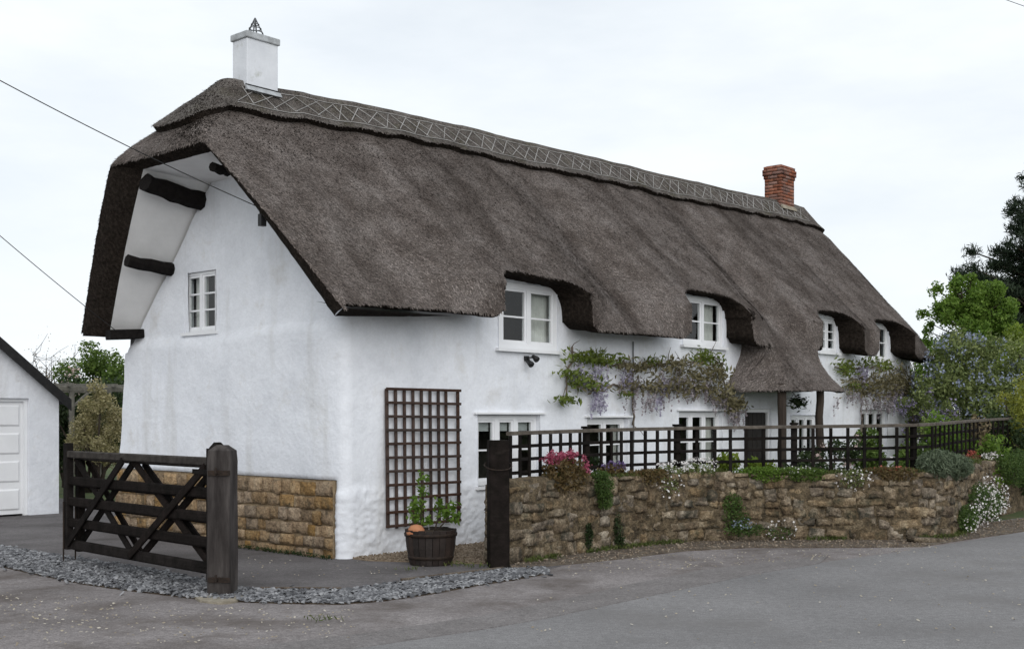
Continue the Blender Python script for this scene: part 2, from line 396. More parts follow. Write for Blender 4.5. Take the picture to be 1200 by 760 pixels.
# ------------------------------------------------------------------ mesh helpers
class MB:
    def __init__(self):
        self.v, self.f, self.mi = [], [], []

    def add(self, verts, faces, mi=0):
        o = len(self.v)
        self.v += [tuple(p) for p in verts]
        self.f += [tuple(i + o for i in f) for f in faces]
        self.mi += [mi] * len(faces)

    def box(self, lo, hi, mi=0):
        x0, y0, z0 = lo; x1, y1, z1 = hi
        self.add([(x0, y0, z0), (x1, y0, z0), (x1, y1, z0), (x0, y1, z0), (x0, y0, z1), (x1, y0, z1), (x1, y1, z1), (x0, y1, z1)],
                 [(0, 3, 2, 1), (4, 5, 6, 7), (0, 1, 5, 4), (1, 2, 6, 5), (2, 3, 7, 6), (3, 0, 4, 7)], mi)

    def tube(self, pts, radii, n=6, mi=0, cap=True):
        pts = [Vector(p) for p in pts]
        if not hasattr(radii, '__len__'):
            radii = [radii] * len(pts)
        o = len(self.v)
        prev = None
        for i, p in enumerate(pts):
            d = (pts[min(i + 1, len(pts) - 1)] - pts[max(i - 1, 0)])
            d = d.normalized() if d.length > 1e-9 else Vector((0, 0, 1))
            if prev is None:
                a = d.orthogonal().normalized()
            else:
                a = prev - d * prev.dot(d)
                a = a.normalized() if a.length > 1e-6 else d.orthogonal().normalized()
            prev = a
            b = d.cross(a)
            for k in range(n):
                an = 2 * PI * k / n
                self.v.append(tuple(p + (a * math.cos(an) + b * math.sin(an)) * radii[i]))
        for i in range(len(pts) - 1):
            for k in range(n):
                k2 = (k + 1) % n
                self.f.append((o + i * n + k, o + i * n + k2, o + (i + 1) * n + k2, o + (i + 1) * n + k)); self.mi.append(mi)
        if cap:
            self.f.append(tuple(o + k for k in reversed(range(n)))); self.mi.append(mi)
            e = o + (len(pts) - 1) * n
            self.f.append(tuple(e + k for k in range(n))); self.mi.append(mi)

    def lathe(self, prof, n=16, mi=0, c=(0, 0, 0)):
        o = len(self.v)
        for r, z in prof:
            for k in range(n):
                a = 2 * PI * k / n
                self.v.append((c[0] + r * math.cos(a), c[1] + r * math.sin(a), c[2] + z))
        for i in range(len(prof) - 1):
            for k in range(n):
                k2 = (k + 1) % n
                self.f.append((o + i * n + k, o + i * n + k2, o + (i + 1) * n + k2, o + (i + 1) * n + k)); self.mi.append(mi)

    def prism(self, poly, axis_vec, mi=0):
        """poly: 3D points in a plane, extruded by axis_vec"""
        n = len(poly)
        a = Vector(axis_vec)
        P = [Vector(p) for p in poly]
        self.add(P + [p + a for p in P], [tuple(reversed(range(n))), tuple(range(n, 2 * n))] + [(i, (i + 1) % n, n + (i + 1) % n, n + i) for i in range(n)], mi)

    def mesh(self, name, mats, smooth=False):
        me = bpy.data.meshes.new(name)
        me.from_pydata(self.v, [], self.f)
        for m in (mats if isinstance(mats, (list, tuple)) else [mats]):
            me.materials.append(m)
        if any(self.mi):
            me.polygons.foreach_set('material_index', self.mi)
        if smooth:
            me.polygons.foreach_set('use_smooth', [True] * len(me.polygons))
        me.update()
        return me

    def build(self, name, mats, parent=None, smooth=False, M=None):
        return link(name, self.mesh(name, mats, smooth), parent, M)


def link(name, me, parent=None, M=None):
    o = bpy.data.objects.new(name, me)
    COL.objects.link(o)
    if parent is not None:
        o.parent = parent
    if M is not None:
        o.matrix_local = M if parent is not None else M
        if parent is None:
            o.matrix_world = M
    return o


def npmesh(name, V, F, mats, smooth=False, mi=None):
    """V Nx3, F MxK (all faces the same size)"""
    V = np.asarray(V, np.float32); F = np.asarray(F, np.int32)
    me = bpy.data.meshes.new(name)
    k = F.shape[1]
    me.vertices.add(len(V)); me.vertices.foreach_set('co', V.ravel())
    me.loops.add(F.size); me.loops.foreach_set('vertex_index', F.ravel())
    me.polygons.add(len(F))
    me.polygons.foreach_set('loop_start', np.arange(0, F.size, k, dtype=np.int32))
    me.polygons.foreach_set('loop_total', np.full(len(F), k, np.int32))
    for m in (mats if isinstance(mats, (list, tuple)) else [mats]):
        me.materials.append(m)
    if mi is not None:
        me.polygons.foreach_set('material_index', np.asarray(mi, np.int32))
    if smooth:
        me.polygons.foreach_set('use_smooth', np.ones(len(F), bool))
    me.update(calc_edges=True)
    me.validate()
    return me


def thing(name, label, cat, loc=(0, 0, 0), rz=0.0, group=None):
    o = bpy.data.objects.new(name, None)
    COL.objects.link(o)
    o.location = loc; o.rotation_euler = (0, 0, rz)
    o.empty_display_size = 0.2
    tag(o, label, cat, group)
    return o


def tag(o, label=None, cat=None, group=None, kind=None):
    if label: o['label'] = label
    if cat: o['category'] = cat
    if group: o['group'] = group
    if kind: o['kind'] = kind
    return o


_unit = {}


def unit_beam(mat, bev=0.1):
    """unit bar along X with chamfered long edges, shared by every bar of one material"""
    key = (mat.name, bev)
    if key not in _unit:
        b = bev
        sec = [(-.5 + b, -.5), (.5 - b, -.5), (.5, -.5 + b), (.5, .5 - b), (.5 - b, .5), (-.5 + b, .5), (-.5, .5 - b), (-.5, -.5 + b)]
        m = MB()
        m.prism([(0, y, z) for y, z in sec], (1, 0, 0))
        _unit[key] = m.mesh('bar', mat)
    return _unit[key]


def beam(name, p0, p1, w, h, mat, parent=None, up=(0, 0, 1), bev=0.1):
    """a bar from p0 to p1, w wide (sideways) and h high (along up)"""
    p0, p1 = Vector(p0), Vector(p1)
    x = p1 - p0
    ln = x.length
    x.normalize()
    u = Vector(up)
    if abs(u.dot(x)) > 0.99:
        u = Vector((0, 1, 0)) if abs(x.y) < 0.9 else Vector((1, 0, 0))
    y = u.cross(x).normalized()
    z = x.cross(y)
    M = Matrix(((x.x * ln, y.x * w, z.x * h, p0.x), (x.y * ln, y.y * w, z.y * h, p0.y), (x.z * ln, y.z * w, z.z * h, p0.z), (0, 0, 0, 1)))
    o = bpy.data.objects.new(name, unit_beam(mat, bev))
    COL.objects.link(o)
    if parent is not None:
        o.parent = parent
    o.matrix_local = M
    return o


def leaf_arrays(P, size, aspect=0.5, up=0.3, rng=RNG, N=None, nbias=0.0, droop=0.0, jitter=0.35):
    """one folded diamond (two triangles) per point; returns V, F"""
    n = len(P)
    sz = size * (1 + jitter * rng.uniform(-1, 1, n))
    d = rng.normal(size=(n, 3))
    d[:, 2] += up - droop
    if N is not None:
        d += nbias * N
    d /= np.linalg.norm(d, axis=1)[:, None]
    r = rng.normal(size=(n, 3))
    a = np.cross(d, r); a /= np.linalg.norm(a, axis=1)[:, None] + 1e-9
    nn = np.cross(d, a)
    ln = sz[:, None]
    wd = ln * aspect * 0.5
    V = np.empty((n, 4, 3))
    V[:, 0] = P - d * ln * 0.5
    V[:, 1] = P + a * wd + nn * ln * 0.08
    V[:, 2] = P + d * ln * 0.5
    V[:, 3] = P - a * wd + nn * ln * 0.08
    base = (np.arange(n) * 4)[:, None]
    F = np.concatenate([base + np.array([[0, 1, 2]]), base + np.array([[0, 2, 3]])])
    return V.reshape(-1, 3), F


def leaves(name, P, size, mat, parent=None, **k):
    V, F = leaf_arrays(np.asarray(P, float), size, **k)
    o = link(name, npmesh(name, V, F, mat), parent)
    o['kind'] = 'stuff'
    return o


def clump_points(n, centres, radii, rng=RNG, shell=0.55, flat=1.0):
    """points in the outer part of a set of balls"""
    k = len(centres)
    w = np.asarray(radii, float) ** 2; w /= w.sum()
    idx = rng.choice(k, n, p=w)
    d = rng.normal(size=(n, 3)); d /= np.linalg.norm(d, axis=1)[:, None]
    r = (shell + (1 - shell) * rng.random(n)) * np.asarray(radii)[idx]
    d2 = d * r[:, None]
    d2[:, 2] *= flat
    return np.asarray(centres)[idx] + d2, d


def ellipsoid_clumps(c, rad, k, rc, rng=RNG, zlo=-0.6, inner=0.45):
    """clump centres spread through an ellipsoid, more of them near its surface"""
    C, R = [], []
    while len(C) < k:
        d = rng.normal(size=3); d /= np.linalg.norm(d)
        if d[2] < zlo:
            continue
        q = inner + (0.92 - inner) * rng.random() ** 0.6
        C.append(np.array(c) + d * q * np.array(rad)); R.append(rc * rng.uniform(0.6, 1.25))
    return np.array(C), np.array(R)


# ------------------------------------------------------------------ the ground
def sheet(name, pts, z, mat, kind='structure', res=None):
    m = MB()
    ar = sum(a[0] * b[1] - b[0] * a[1] for a, b in zip(pts, pts[1:] + pts[:1]))
    if ar < 0: pts = pts[::-1]
    n = len(pts)
    m.add([(x, y, z) for x, y in pts] + [(x, y, -0.05) for x, y in pts], [tuple(range(n))] + [(i, n + i, n + (i + 1) % n, (i + 1) % n) for i in range(n)])
    o = m.build(name, mat)
    if kind: o['kind'] = kind
    return o


def gp(lst):
    return [ground(u, v) for u, v in lst]


tag(sheet('ground', [(-600, -200), (600, -200), (600, 900), (-600, 900)], -0.012, M_GRASSG), kind='structure')
# worn tarmac forecourt in front of wall and gates
fore = [(-30, -6), (30, -6), (30, 14)] + gp([(1320, 590)]) + gp([(1117, 616), (1090, 622), (962, 628), (826, 630), (762, 634), (705, 641), (647, 649), (595, 658), (560, 668), (450, 690), (270, 694), (100, 664), (0, 645), (-250, 600)]) + [(-30, 22)]
sheet('forecourt', fore, -0.008, M_TARMAC)
# driveway behind the slate strip
drv = list(gp([(700, 650), (640, 667), (550, 684), (450, 692), (270, 698), (200, 691), (100, 668), (0, 650), (-300, 605)]) + [(-19, 24), (-16, 31)] + [tuple(l2w(3.0, 14)[:2]), tuple(l2w(3.0, 5.45)[:2]), tuple(l2w(0.4, 5.0)[:2]), tuple(l2w(0.4, 0.4)[:2]), tuple(l2w(3.5, 0.4)[:2])])
sheet('driveway', drv, -0.004, M_DRIVE)
edge = [(300, 775), (430, 757), (560, 738), (640, 724), (720, 707), (800, 690), (880, 673), (960, 659), (1040, 648), (1120, 636), (1200, 622.5), (1260, 611)]
e_w = gp(edge)
road = e_w + [(16.0, 27.5), (30, 46), (46, 70), (54, 66), (40, 40), (28, 20), (18, 7), (10, -6), (-6, -6)]
sheet('road', road, 0.0, M_ROAD)
# the darker strip of patched asphalt along the road's edge
sm = gp([(300, 775), (430, 757), (560, 738), (640, 724), (720, 707), (800, 690), (880, 673), (960, 660)]) + gp([(970, 651), (900, 658), (820, 668), (740, 684), (660, 702), (560, 722), (430, 741), (300, 757)])
sheet('road_edge', sm, 0.004, M_SEAM)
# grit and soil at the foot of the wall
vg = gp([(600, 667), (660, 661), (720, 655), (800, 645), (880, 641), (990, 641), (1080, 640), (1130, 632), (1200, 622)]) + gp([(1210, 606), (1117, 617), (1085, 627), (962, 627), (826, 629), (762, 633), (705, 640), (647, 648), (595, 657)])
sheet('verge', vg, 0.008, M_VERGE)
# gravel bed at the foot of the front wall
gb = [tuple(l2w(s, t)[:2]) for s, t in ((0.12, 0.1), (0.12, -0.32), (0.35, -0.75), (0.62, -1.25), (0.85, -1.6), (2.6, -1.75), (2.6, 0.1))]
sheet('gravel_bed', gb, 0.010, M_GRAVEL)


def scatter_poly(poly, n, rng=RNG):
    P = np.array(poly); lo, hi = P.min(0), P.max(0)
    out = np.empty((0, 2))
    while len(out) < n:
        q = lo + (hi - lo) * rng.random((n * 3, 2))
        ins = np.zeros(len(q), bool)
        j = len(P) - 1
        for i in range(len(P)):
            xi, yi = P[i]; xj, yj = P[j]
            c = ((yi > q[:, 1]) != (yj > q[:, 1])) & (q[:, 0] < (xj - xi) * (q[:, 1] - yi) / (yj - yi + 1e-12) + xi)
            ins ^= c; j = i
        out = np.concatenate([out, q[ins]])
    return out[:n]


def chips(name, pts, z0, size, thick, mat, tilt=0.5, rng=RNG, zj=0.02):
    """small irregular flat stones, six-sided slabs"""
    n = len(pts)
    ang = np.sort(rng.random((n, 5)) * 0.8 + np.arange(5) * 1.2566, axis=1)
    rad = size * (0.6 + 0.8 * rng.random((n, 1))) * (0.55 + 0.45 * rng.random((n, 5)))
    th = thick * (0.6 + 0.8 * rng.random(n))
    L_ = np.stack([rad * np.cos(ang), rad * np.sin(ang) * (0.5 + 0.4 * rng.random((n, 1))), np.zeros((n, 5))], -1)
    V = np.empty((n, 10, 3))
    V[:, :5] = L_; V[:, :5, 2] -= th[:, None] / 2
    V[:, 5:] = L_ * 0.85; V[:, 5:, 2] += th[:, None] / 2
    yaw = rng.random(n) * 2 * PI
    nx, ny = rng.normal(size=n) * tilt, rng.normal(size=n) * tilt
    nz = np.stack([nx, ny, np.ones(n)], -1); nz /= np.linalg.norm(nz, axis=1)[:, None]
    x = np.stack([np.cos(yaw), np.sin(yaw), np.zeros(n)], -1)
    x -= nz * (x * nz).sum(1)[:, None]; x /= np.linalg.norm(x, axis=1)[:, None]
    y = np.cross(nz, x)
    W = V[..., 0:1] * x[:, None] + V[..., 1:2] * y[:, None] + V[..., 2:3] * nz[:, None]
    z = z0 + zj * rng.random(n)
    W += np.concatenate([pts, z[:, None]], 1)[:, None]
    b = (np.arange(n) * 10)[:, None]
    tri = [[5, 6, 7], [5, 7, 8], [5, 8, 9]]
    for i in range(5):
        j = (i + 1) % 5
        tri += [[i, j, 5 + j], [i, 5 + j, 5 + i]]
    F = np.concatenate([b + np.array([t]) for t in tri])
    return npmesh(name, W.reshape(-1, 3), F, mat)


strip = gp([(-120, 627), (0, 640), (50, 648), (100, 656), (160, 665), (220, 676), (280, 689), (330, 692), (400, 692), (460, 684), (520, 676), (580, 669), (640, 665),
            (644, 671), (600, 679), (560, 685), (500, 696), (450, 703), (400, 707), (330, 706), (280, 704), (240, 702), (200, 697), (150, 691), (100, 684), (50, 674), (0, 663), (-120, 645)])
sheet('slate_bed', strip, 0.0005, M_SOIL)
tag(link('slate_chippings', chips('slate_chippings', np.concatenate([scatter_poly(strip, 9800), scatter_poly(strip, 900) + RNG.normal(size=(900, 2)) * 0.10]), 0.006, 0.042, 0.011, M_CHIPS, 0.42, zj=0.016)), 'band of loose grey slate chippings across the driveway mouth', 'slate chippings', kind='stuff')
tag(link('gravel', chips('gravel', scatter_poly(gb, 2600), 0.012, 0.020, 0.014, M_PEBBLE, 0.4, zj=0.012)), 'pale brown gravel at the foot of the front wall', 'gravel', kind='stuff')
vgp = scatter_poly(vg, 1500)
tag(link('verge_stones', chips('verge_stones', vgp, 0.010, 0.018, 0.012, M_PEBBLE, 0.5, zj=0.01)), 'small stones and grit along the foot of the boundary wall', 'grit', kind='stuff')
lit = np.concatenate([scatter_poly(gp([(0, 690), (200, 712), (420, 715), (420, 750), (0, 760)]), 300), scatter_poly(gp([(300, 645), (600, 655), (560, 672), (260, 680)]), 60),
                      scatter_poly(gp([(660, 656), (1100, 638), (1100, 648), (660, 676)]), 260), scatter_poly(gp([(620, 700), (1200, 640), (1200, 755), (620, 755)]), 120)])
tag(link('leaf_litter', chips('leaf_litter', lit, 0.014, 0.015, 0.004, M_LITTER, 0.25, zj=0.004)), 'scattered dry petals and leaf litter on the tarmac', 'leaf litter', kind='stuff')


# ------------------------------------------------------------------ the cottage
COT = thing('thatched_cottage', 'long white cob cottage with dark thatched roof and hooded gable', 'cottage', (OX, OY, 0), TH)

LEN = 17.2
TC = 2.54                       # ridge line
ZE, TE = 3.08, -0.55            # eave
NOTCH = [(2.40, 4.30, 3.80), (7.02, 9.02, 3.96), (11.70, 13.52, 3.92), (14.28, 16.02, 3.90)]


def zridge(s):
    return 6.42 + 0.019 * np.clip(s, 0, 17) - 0.08 * (1 - sstep(0.0, 3.0, s))


def plateau(s, a, b, wa=0.14, wb=0.14):
    return sstep(a - wa / 2, a + wa / 2, s) * (1 - sstep(b - wb / 2, b + wb / 2, s))


def z_eave(s):
    s = np.asarray(s, float)
    z = ZE + 0.015 * np.sin(s * 1.3) + 0.075 * (1 - sstep(1.8, 4.5, s))
    for a, b, zt in NOTCH:
        x = np.abs((s - (a + b) / 2) / ((b - a) / 2 + 0.03))
        z = z + (zt - ZE) * np.where(x < 1, np.clip(1 - np.minimum(x, 1) ** 5, 0, 1) ** 0.22, 0)
        z = z + 0.10 * np.exp(-((x - 1) * (b - a) / 2 / 0.10) ** 2) * (x >= 1)
    z = z - (ZE - 2.24) * plateau(s, 9.66, 11.38, 0.20, 0.24)
    return z


def bulge(s):
    s = np.asarray(s, float)
    m = np.zeros_like(s)
    for a, b, zt in NOTCH:
        m = np.maximum(m, sstep(a - 1.7, a + 0.1, s) * (1 - sstep(b - 0.05, b + 1.7, s)))
    return m


def t_front(z, s):
    zr = zridge(s)
    u = (zr - z) / (zr - ZE)
    uu = np.clip(u, 0, 1)
    base = TC - (TC - TE) * uu + (0.04 - 0.15 * (1 - sstep(0.5, 4.0, s))) * np.sin(PI * uu)
    x = np.clip((zr - z) / (zr - 3.62), 0, 1)
    bl = TC + (-0.58 - TC) * x ** 0.97
    bl = np.minimum(base, bl)
    t = base + (bl - base) * bulge(s)
    # the porch continues the slope below the eave; its left end turns back to the wall like a hip
    fr = np.clip((ZE - z) / (ZE - 2.24), 0, 1)
    te2 = -0.06 - 1.06 * sstep(9.66, 9.98, s) * (1 - 0.35 * sstep(11.0, 11.5, s))
    return t + (te2 - TE) * fr ** 1.35


def t_back(z, s):
    zr = zridge(s)
    uu = np.clip((zr - z) / (zr - 3.03), 0, 1)
    return TC + (5.72 - TC) * uu + 0.12 * np.sin(PI * uu)


ZKL, ZKR = 5.25, 6.1


def s_left(z, zr):
    return np.where(z >= ZKL, -1.10 + 1.25 * np.clip((z - ZKL) / (zr - ZKL), 0, 1) ** 1.4, -1.10 + 0.62 * np.clip((ZKL - z) / (ZKL - ZE), 0, 1.2))


def s_right(z, zr):
    return np.where(z >= ZKR, 17.30 - 0.85 * (z - ZKR) / (zr - ZKR), 17.30 + 0 * z)


def zk_of(s):
    return ZKL + (ZKR - ZKL) * sstep(13.0, 17.0, s)


# column coordinates: denser at the edges of the window notches and of the porch
cols = list(np.arange(0, LEN - 0.3 + 1e-6, 0.06))
for a, b, _ in NOTCH:
    hw_ = (b - a) / 2 + 0.03
    xs_ = (1 - np.linspace(0, 1, 22)[:-1] ** (1 / 0.22)) ** 0.2
    for xx in xs_:
        cols += [(a + b) / 2 - hw_ * xx, (a + b) / 2 + hw_ * xx]
    cols += list(np.linspace(a - 0.25, a - 0.032, 9)) + list(np.linspace(b + 0.032, b + 0.25, 9))
cols += list(np.linspace(11.2, 11.56, 18)) + list(np.linspace(9.52, 9.82, 22)) + list(np.linspace(9.84, 10.3, 14)) + list(np.linspace(11.3, 11.95, 16))
cols = np.array(sorted(cols))
cols = cols[np.concatenate([[True], np.diff(cols) > 0.0004])]
NC = len(cols)
NA, NB = 26, 80
NARC = 8


def corner_r(z, zr):
    return np.minimum(0.06 + 0.18 * sstep(0.0, 0.8, z - 5.30), 0.55 * (zr - z) / 1.05 + 0.03)


def grid_faces(nr, nc, off=0, flip=False, wrap=False):
    r, c = np.meshgrid(np.arange(nr - 1), np.arange(nc - 1 if not wrap else nc), indexing='ij')
    c2 = (c + 1) % nc
    a = off + r * nc + c; b = off + r * nc + c2; d = off + (r + 1) * nc + c; e = off + (r + 1) * nc + c2
    F = np.stack([a, d, e, b], -1) if not flip else np.stack([a, b, e, d], -1)
    return F.reshape(-1, 4)


def roof_noise(P, amp=1.0):
    n1 = vnoise(P, 0.55, 3) * 0.035 + vnoise(P, 1.7, 5) * 0.018 + vnoise(P, 5.0, 8) * 0.009
    return n1 * amp


def front_grid(zfun_rows, offset=0.0):
    """rows of z for every column -> (nr, nc, 3) points on the front slope; end columns follow the verges"""
    Z = zfun_rows
    nr = Z.shape[0]
    S = np.tile(cols, (nr, 1))
    zr = zridge(S)
    sl = s_left(Z, zridge(np.zeros_like(Z))) + corner_r(Z, zr)
    sr = s_right(Z, zridge(np.full_like(Z, 17.0))) - corner_r(Z, zr)
    c = S
    S2 = np.where(c < 2.2, sl + (2.2 - sl) * c / 2.2, c)
    cm = cols[-1]
    S2 = np.where(c > cm - 1.0, sr - (sr - (cm - 1.0)) * (cm - c) / 1.0, S2)
    T = t_front(Z, S2)
    # the porch hood flares towards its left end as it comes down
    fr = np.clip((ZE - Z) / (ZE - 2.24), 0, 1)
    S3 = S2 - 0.66 * fr ** 1.5 * (1 - sstep(9.95, 10.9, S2)) * (S2 > 9.4) * (S2 < 11) + 0.60 * fr ** 1.5 * sstep(10.5, 11.4, S2) * (S2 > 10) * (S2 < 11.7)
    return np.stack([S3, T, Z], -1)


ze = z_eave(cols)
zr_c = zridge(cols)
zk_c = zk_of(cols)
fa = np.linspace(0, 1, NA)[:, None]
fb = np.linspace(0, 1, NB)[:, None]
ZA = zr_c - 0.0 + (zk_c - zr_c) * fa
ZB = zk_c + (ze - zk_c) * fb
ZF = np.concatenate([ZA, ZB[1:]])
PF = front_grid(ZF)
NR = PF.shape[0]


def back_grid():
    bc = np.concatenate([np.linspace(0, 2.2, 14), np.linspace(2.6, LEN - 0.3, 50)])
    z0 = zridge(bc); zk = zk_of(bc)
    Z = np.concatenate([z0 + (zk - z0) * np.linspace(0, 1, NA)[:, None], (zk + (3.03 - zk) * np.linspace(0, 1, 30)[:, None])[1:]])
    S = np.tile(bc, (Z.shape[0], 1))
    zr = zridge(S)
    sl = s_left(Z, zridge(np.zeros_like(Z))) + corner_r(Z, zr)
    sr = s_right(Z, zridge(np.full_like(Z, 17.0))) - corner_r(Z, zr)
    S2 = np.where(S < 2.2, sl + (2.2 - sl) * S / 2.2, S)
    cm = bc[-1]
    S2 = np.where(S > cm - 1.0, sr - (sr - (cm - 1.0)) * (cm - S) / 1.0, S2)
    return np.stack([S2, t_back(Z, S2), Z], -1)


PB = back_grid()


def end_loop(z, left=True, k0=0, k1=None):
    """outline of one end at height z, from front tangent point round to back tangent point"""
    ss = 0.0 if left else 17.0
    zr = zridge(ss)
    r = float(corner_r(z, zr))
    if left:
        sx = float(s_left(np.float64(z), zr)); sg = 1
    else:
        sx = float(s_right(np.float64(z), zr)); sg = -1
    tf = float(t_front(np.float64(z), np.float64(sx + sg * r))); tb = float(t_back(np.float64(z), np.float64(sx + sg * r)))
    r2 = min(r, (tb - tf) / 2)
    pts = []
    for k in range(NARC + 1):
        a = PI / 2 * k / NARC
        pts.append((sx + sg * r * (1 - math.sin(a)), tf + r2 * (1 - math.cos(a)), z))
    nm = 26
    for k in range(1, nm):
        f = k / nm
        pts.append((sx, tf + r2 + (tb - tf - 2 * r2) * f, z))
    for k in range(NARC + 1):
        a = PI / 2 * (1 - k / NARC)
        pts.append((sx + sg * r * (1 - math.sin(a)), tb - r2 * (1 - math.cos(a)), z))
    return pts


def displace_grid(P, amp=1.0):
    """push a grid along its own normals by the thatch noise"""
    du = np.gradient(P, axis=1); dv = np.gradient(P, axis=0)
    n = np.cross(dv, du)
    n /= np.linalg.norm(n, axis=-1)[..., None] + 1e-9
    # outward means away from the attic's centre line
    c = np.array([8.5, TC, 3.6])
    q = P - c; q[..., 0] *= 0.15
    sgn = np.sign((n * q).sum(-1)); sgn[sgn == 0] = 1
    return P + n * (sgn * roof_noise(P, amp))[..., None], n * sgn[..., None]


roofV, roofF, roofMI = [], [], []


def push(P, F, mi):
    off = sum(len(v) for v in roofV)
    roofV.append(np.asarray(P, float).reshape(-1, 3)); roofF.append(np.asarray(F) + off); roofMI.append(np.full(len(F), mi))


PFd, NF = displace_grid(PF)
push(PFd, grid_faces(NR, NC), 0)
PBd, _ = displace_grid(PB)
push(PBd, grid_faces(PB.shape[0], PB.shape[1], flip=True), 0)
# hips and verges at both ends
ENDKINK = {}
for left in (True, False):
    zk = ZKL if left else ZKR
    zr = float(zridge(0.0 if left else 17.0))
    zs = np.linspace(zr - 0.005, zk, NA)
    G = np.array([end_loop(z, left) for z in zs])
    Gd, _ = displace_grid(G, 0.8)
    push(Gd, grid_faces(G.shape[0], G.shape[1], flip=left), 0)
    ncol = G.shape[1]
    h = NARC // 2
    ENDKINK[left] = Gd[-1]
    # rounded half of the verge running down to the eaves, front and back
    zb = np.linspace(zk, ZE, 34)
    A = []
    B = []
    for z in zb:
        lp = end_loop(z, left)
        A.append(lp[:h + 1]); B.append(lp[ncol - 1 - h:])
    A, B = np.array(A), np.array(B)
    Ad, _ = displace_grid(A, 0.8); Bd, _ = displace_grid(B, 0.8)
    push(Ad, grid_faces(A.shape[0], A.shape[1], flip=left), 0)
    push(Bd, grid_faces(B.shape[0], B.shape[1], flip=left), 0)
    if left:
        VERGE_F, VERGE_B = Ad, Bd
    # inner edges (where thatch meets the painted soffit)
    sgn = 1 if left else -1
    g = np.linspace(0, 1, 34)
    xo = (np.where(True, 0, 0))
    s_in_f = (-0.88 + 0.55 * g) if left else (17.15 + 0 * g)
    s_in_b = (-0.93 + 0.60 * g) if left else (17.15 + 0 * g)
    tfz = t_front(zb, np.full_like(zb, 0.0 if left else 17.0)); tbz = t_back(zb, np.full_like(zb, 0.0))
    inF = np.stack([s_in_f, tfz + 0.13 + 0.20 * g, zb - 0.08], -1)
    inB = np.stack([s_in_b, tbz - 0.60 - 0.02 * g, zb - 0.10], -1)
    ofr, ofb = Ad[:, -1], Bd[:, 0]

    def ruled(a, b, n=6, bow=0.0):
        f = np.linspace(0, 1, n)[None, :, None]
        R = a[:, None] * (1 - f) + b[:, None] * f
        R[..., 0] -= sgn * bow * np.sin(PI * f[..., 0])
        R = R + (vnoise(R, 14, 21)[..., None] * 0.012)
        return R
    RF = ruled(ofr, inF, 6, 0.03); RB = ruled(ofb, inB, 8, 0.05)
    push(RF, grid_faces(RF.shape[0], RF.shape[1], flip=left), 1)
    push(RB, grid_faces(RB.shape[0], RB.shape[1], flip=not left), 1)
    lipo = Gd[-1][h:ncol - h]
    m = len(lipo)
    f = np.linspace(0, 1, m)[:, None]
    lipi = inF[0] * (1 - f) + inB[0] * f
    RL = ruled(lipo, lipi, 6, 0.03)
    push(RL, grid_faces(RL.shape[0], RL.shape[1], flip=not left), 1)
    if left:
        INF_, INB_, LIPI = inF, inB, lipi
    # bottom caps of the verges
    for (o_, i_, tw) in ((ofr, inF, 0.03), (ofb, inB, 5.05)):
        a = o_[-1]; b = i_[-1]
        e0 = np.array([1.2 if left else 16.5, a[1] + (-.18 if tw < 1 else .12), a[2]]); e1 = np.array([1.2 if left else 16.5, tw, a[2] + 0.03])
        push(np.array([[a, b], [e0, e1]]), grid_faces(2, 2), 1)

# the eave's lip: rolls under and runs back to the wall; at the window notches its sides are the cut cheeks
Pb = PFd[-1]
prev = PFd[-2]
tin = np.full(NC, 0.03)
lip = []
porch_w = plateau(cols, 9.66, 11.38, 0.20, 0.24)
ctr = np.zeros(NC)
for a, b, _ in NOTCH:
    ctr += plateau(cols, a - 0.05, b + 0.05, 0.3, 0.3) * np.where(cols < (a + b) / 2, 1, -1) * np.exp(-np.minimum(np.abs(cols - a), np.abs(cols - b)) / 0.08)
notch_w = np.clip((ze - ZE - 0.12) / 0.5, 0, 1)
for f, dz in ((0.0, 0.0), (0.05, -0.03), (0.12, -0.038), (0.3, -0.02), (0.55, 0.01), (0.8, 0.03), (1.0, 0.04)):
    q = Pb.copy()
    dz = dz - notch_w * 0.10 * f
    q[:, 1] = Pb[:, 1] + (tin - Pb[:, 1]) * f
    q[:, 2] = Pb[:, 2] + dz + porch_w * 0.10 * f
    q[:, 0] = Pb[:, 0] + ctr * 0.05 * math.sin(PI * min(f * 2, 1) / 2)
    q += (vnoise(q, 12, 31)[:, None] * 0.01)
    lip.append(q)
lip = np.array(lip); lip[0] = Pb
LF = grid_faces(lip.shape[0], NC)
hip_c = (cols > 9.55) & (cols < 9.80)
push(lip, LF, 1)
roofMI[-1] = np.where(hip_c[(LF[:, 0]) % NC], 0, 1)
HIPG = lip[:, hip_c][:, :]
RV = np.concatenate(roofV); RF_ = np.concatenate(roofF); RM = np.concatenate(roofMI)
roof = link('thatched_roof', npmesh('thatched_roof', RV, RF_, [M_THATCH, M_EAVE], True, RM), COT)

# straw ends: short reeds lying down the slope, standing a little proud (many thousands, one part)
def straw(P, Nn, down, size, rng, lift=0.17):
    n = len(P)
    d = down + Nn * (lift * rng.random((n, 1))) + rng.normal(size=(n, 3)) * 0.20
    d /= np.linalg.norm(d, axis=1)[:, None]
    side = np.cross(d, Nn); side /= np.linalg.norm(side, axis=1)[:, None] + 1e-9
    ln = size * (0.6 + 0.8 * rng.random((n, 1)))
    w = 0.005 + 0.005 * rng.random((n, 1))
    V = np.stack([P - side * w, P + side * w, P + d * ln + side * w * 0.5, P + d * ln - side * w * 0.5], 1)
    return V.reshape(-1, 3), (np.arange(n) * 4)[:, None] + np.array([[0, 1, 2, 3]])


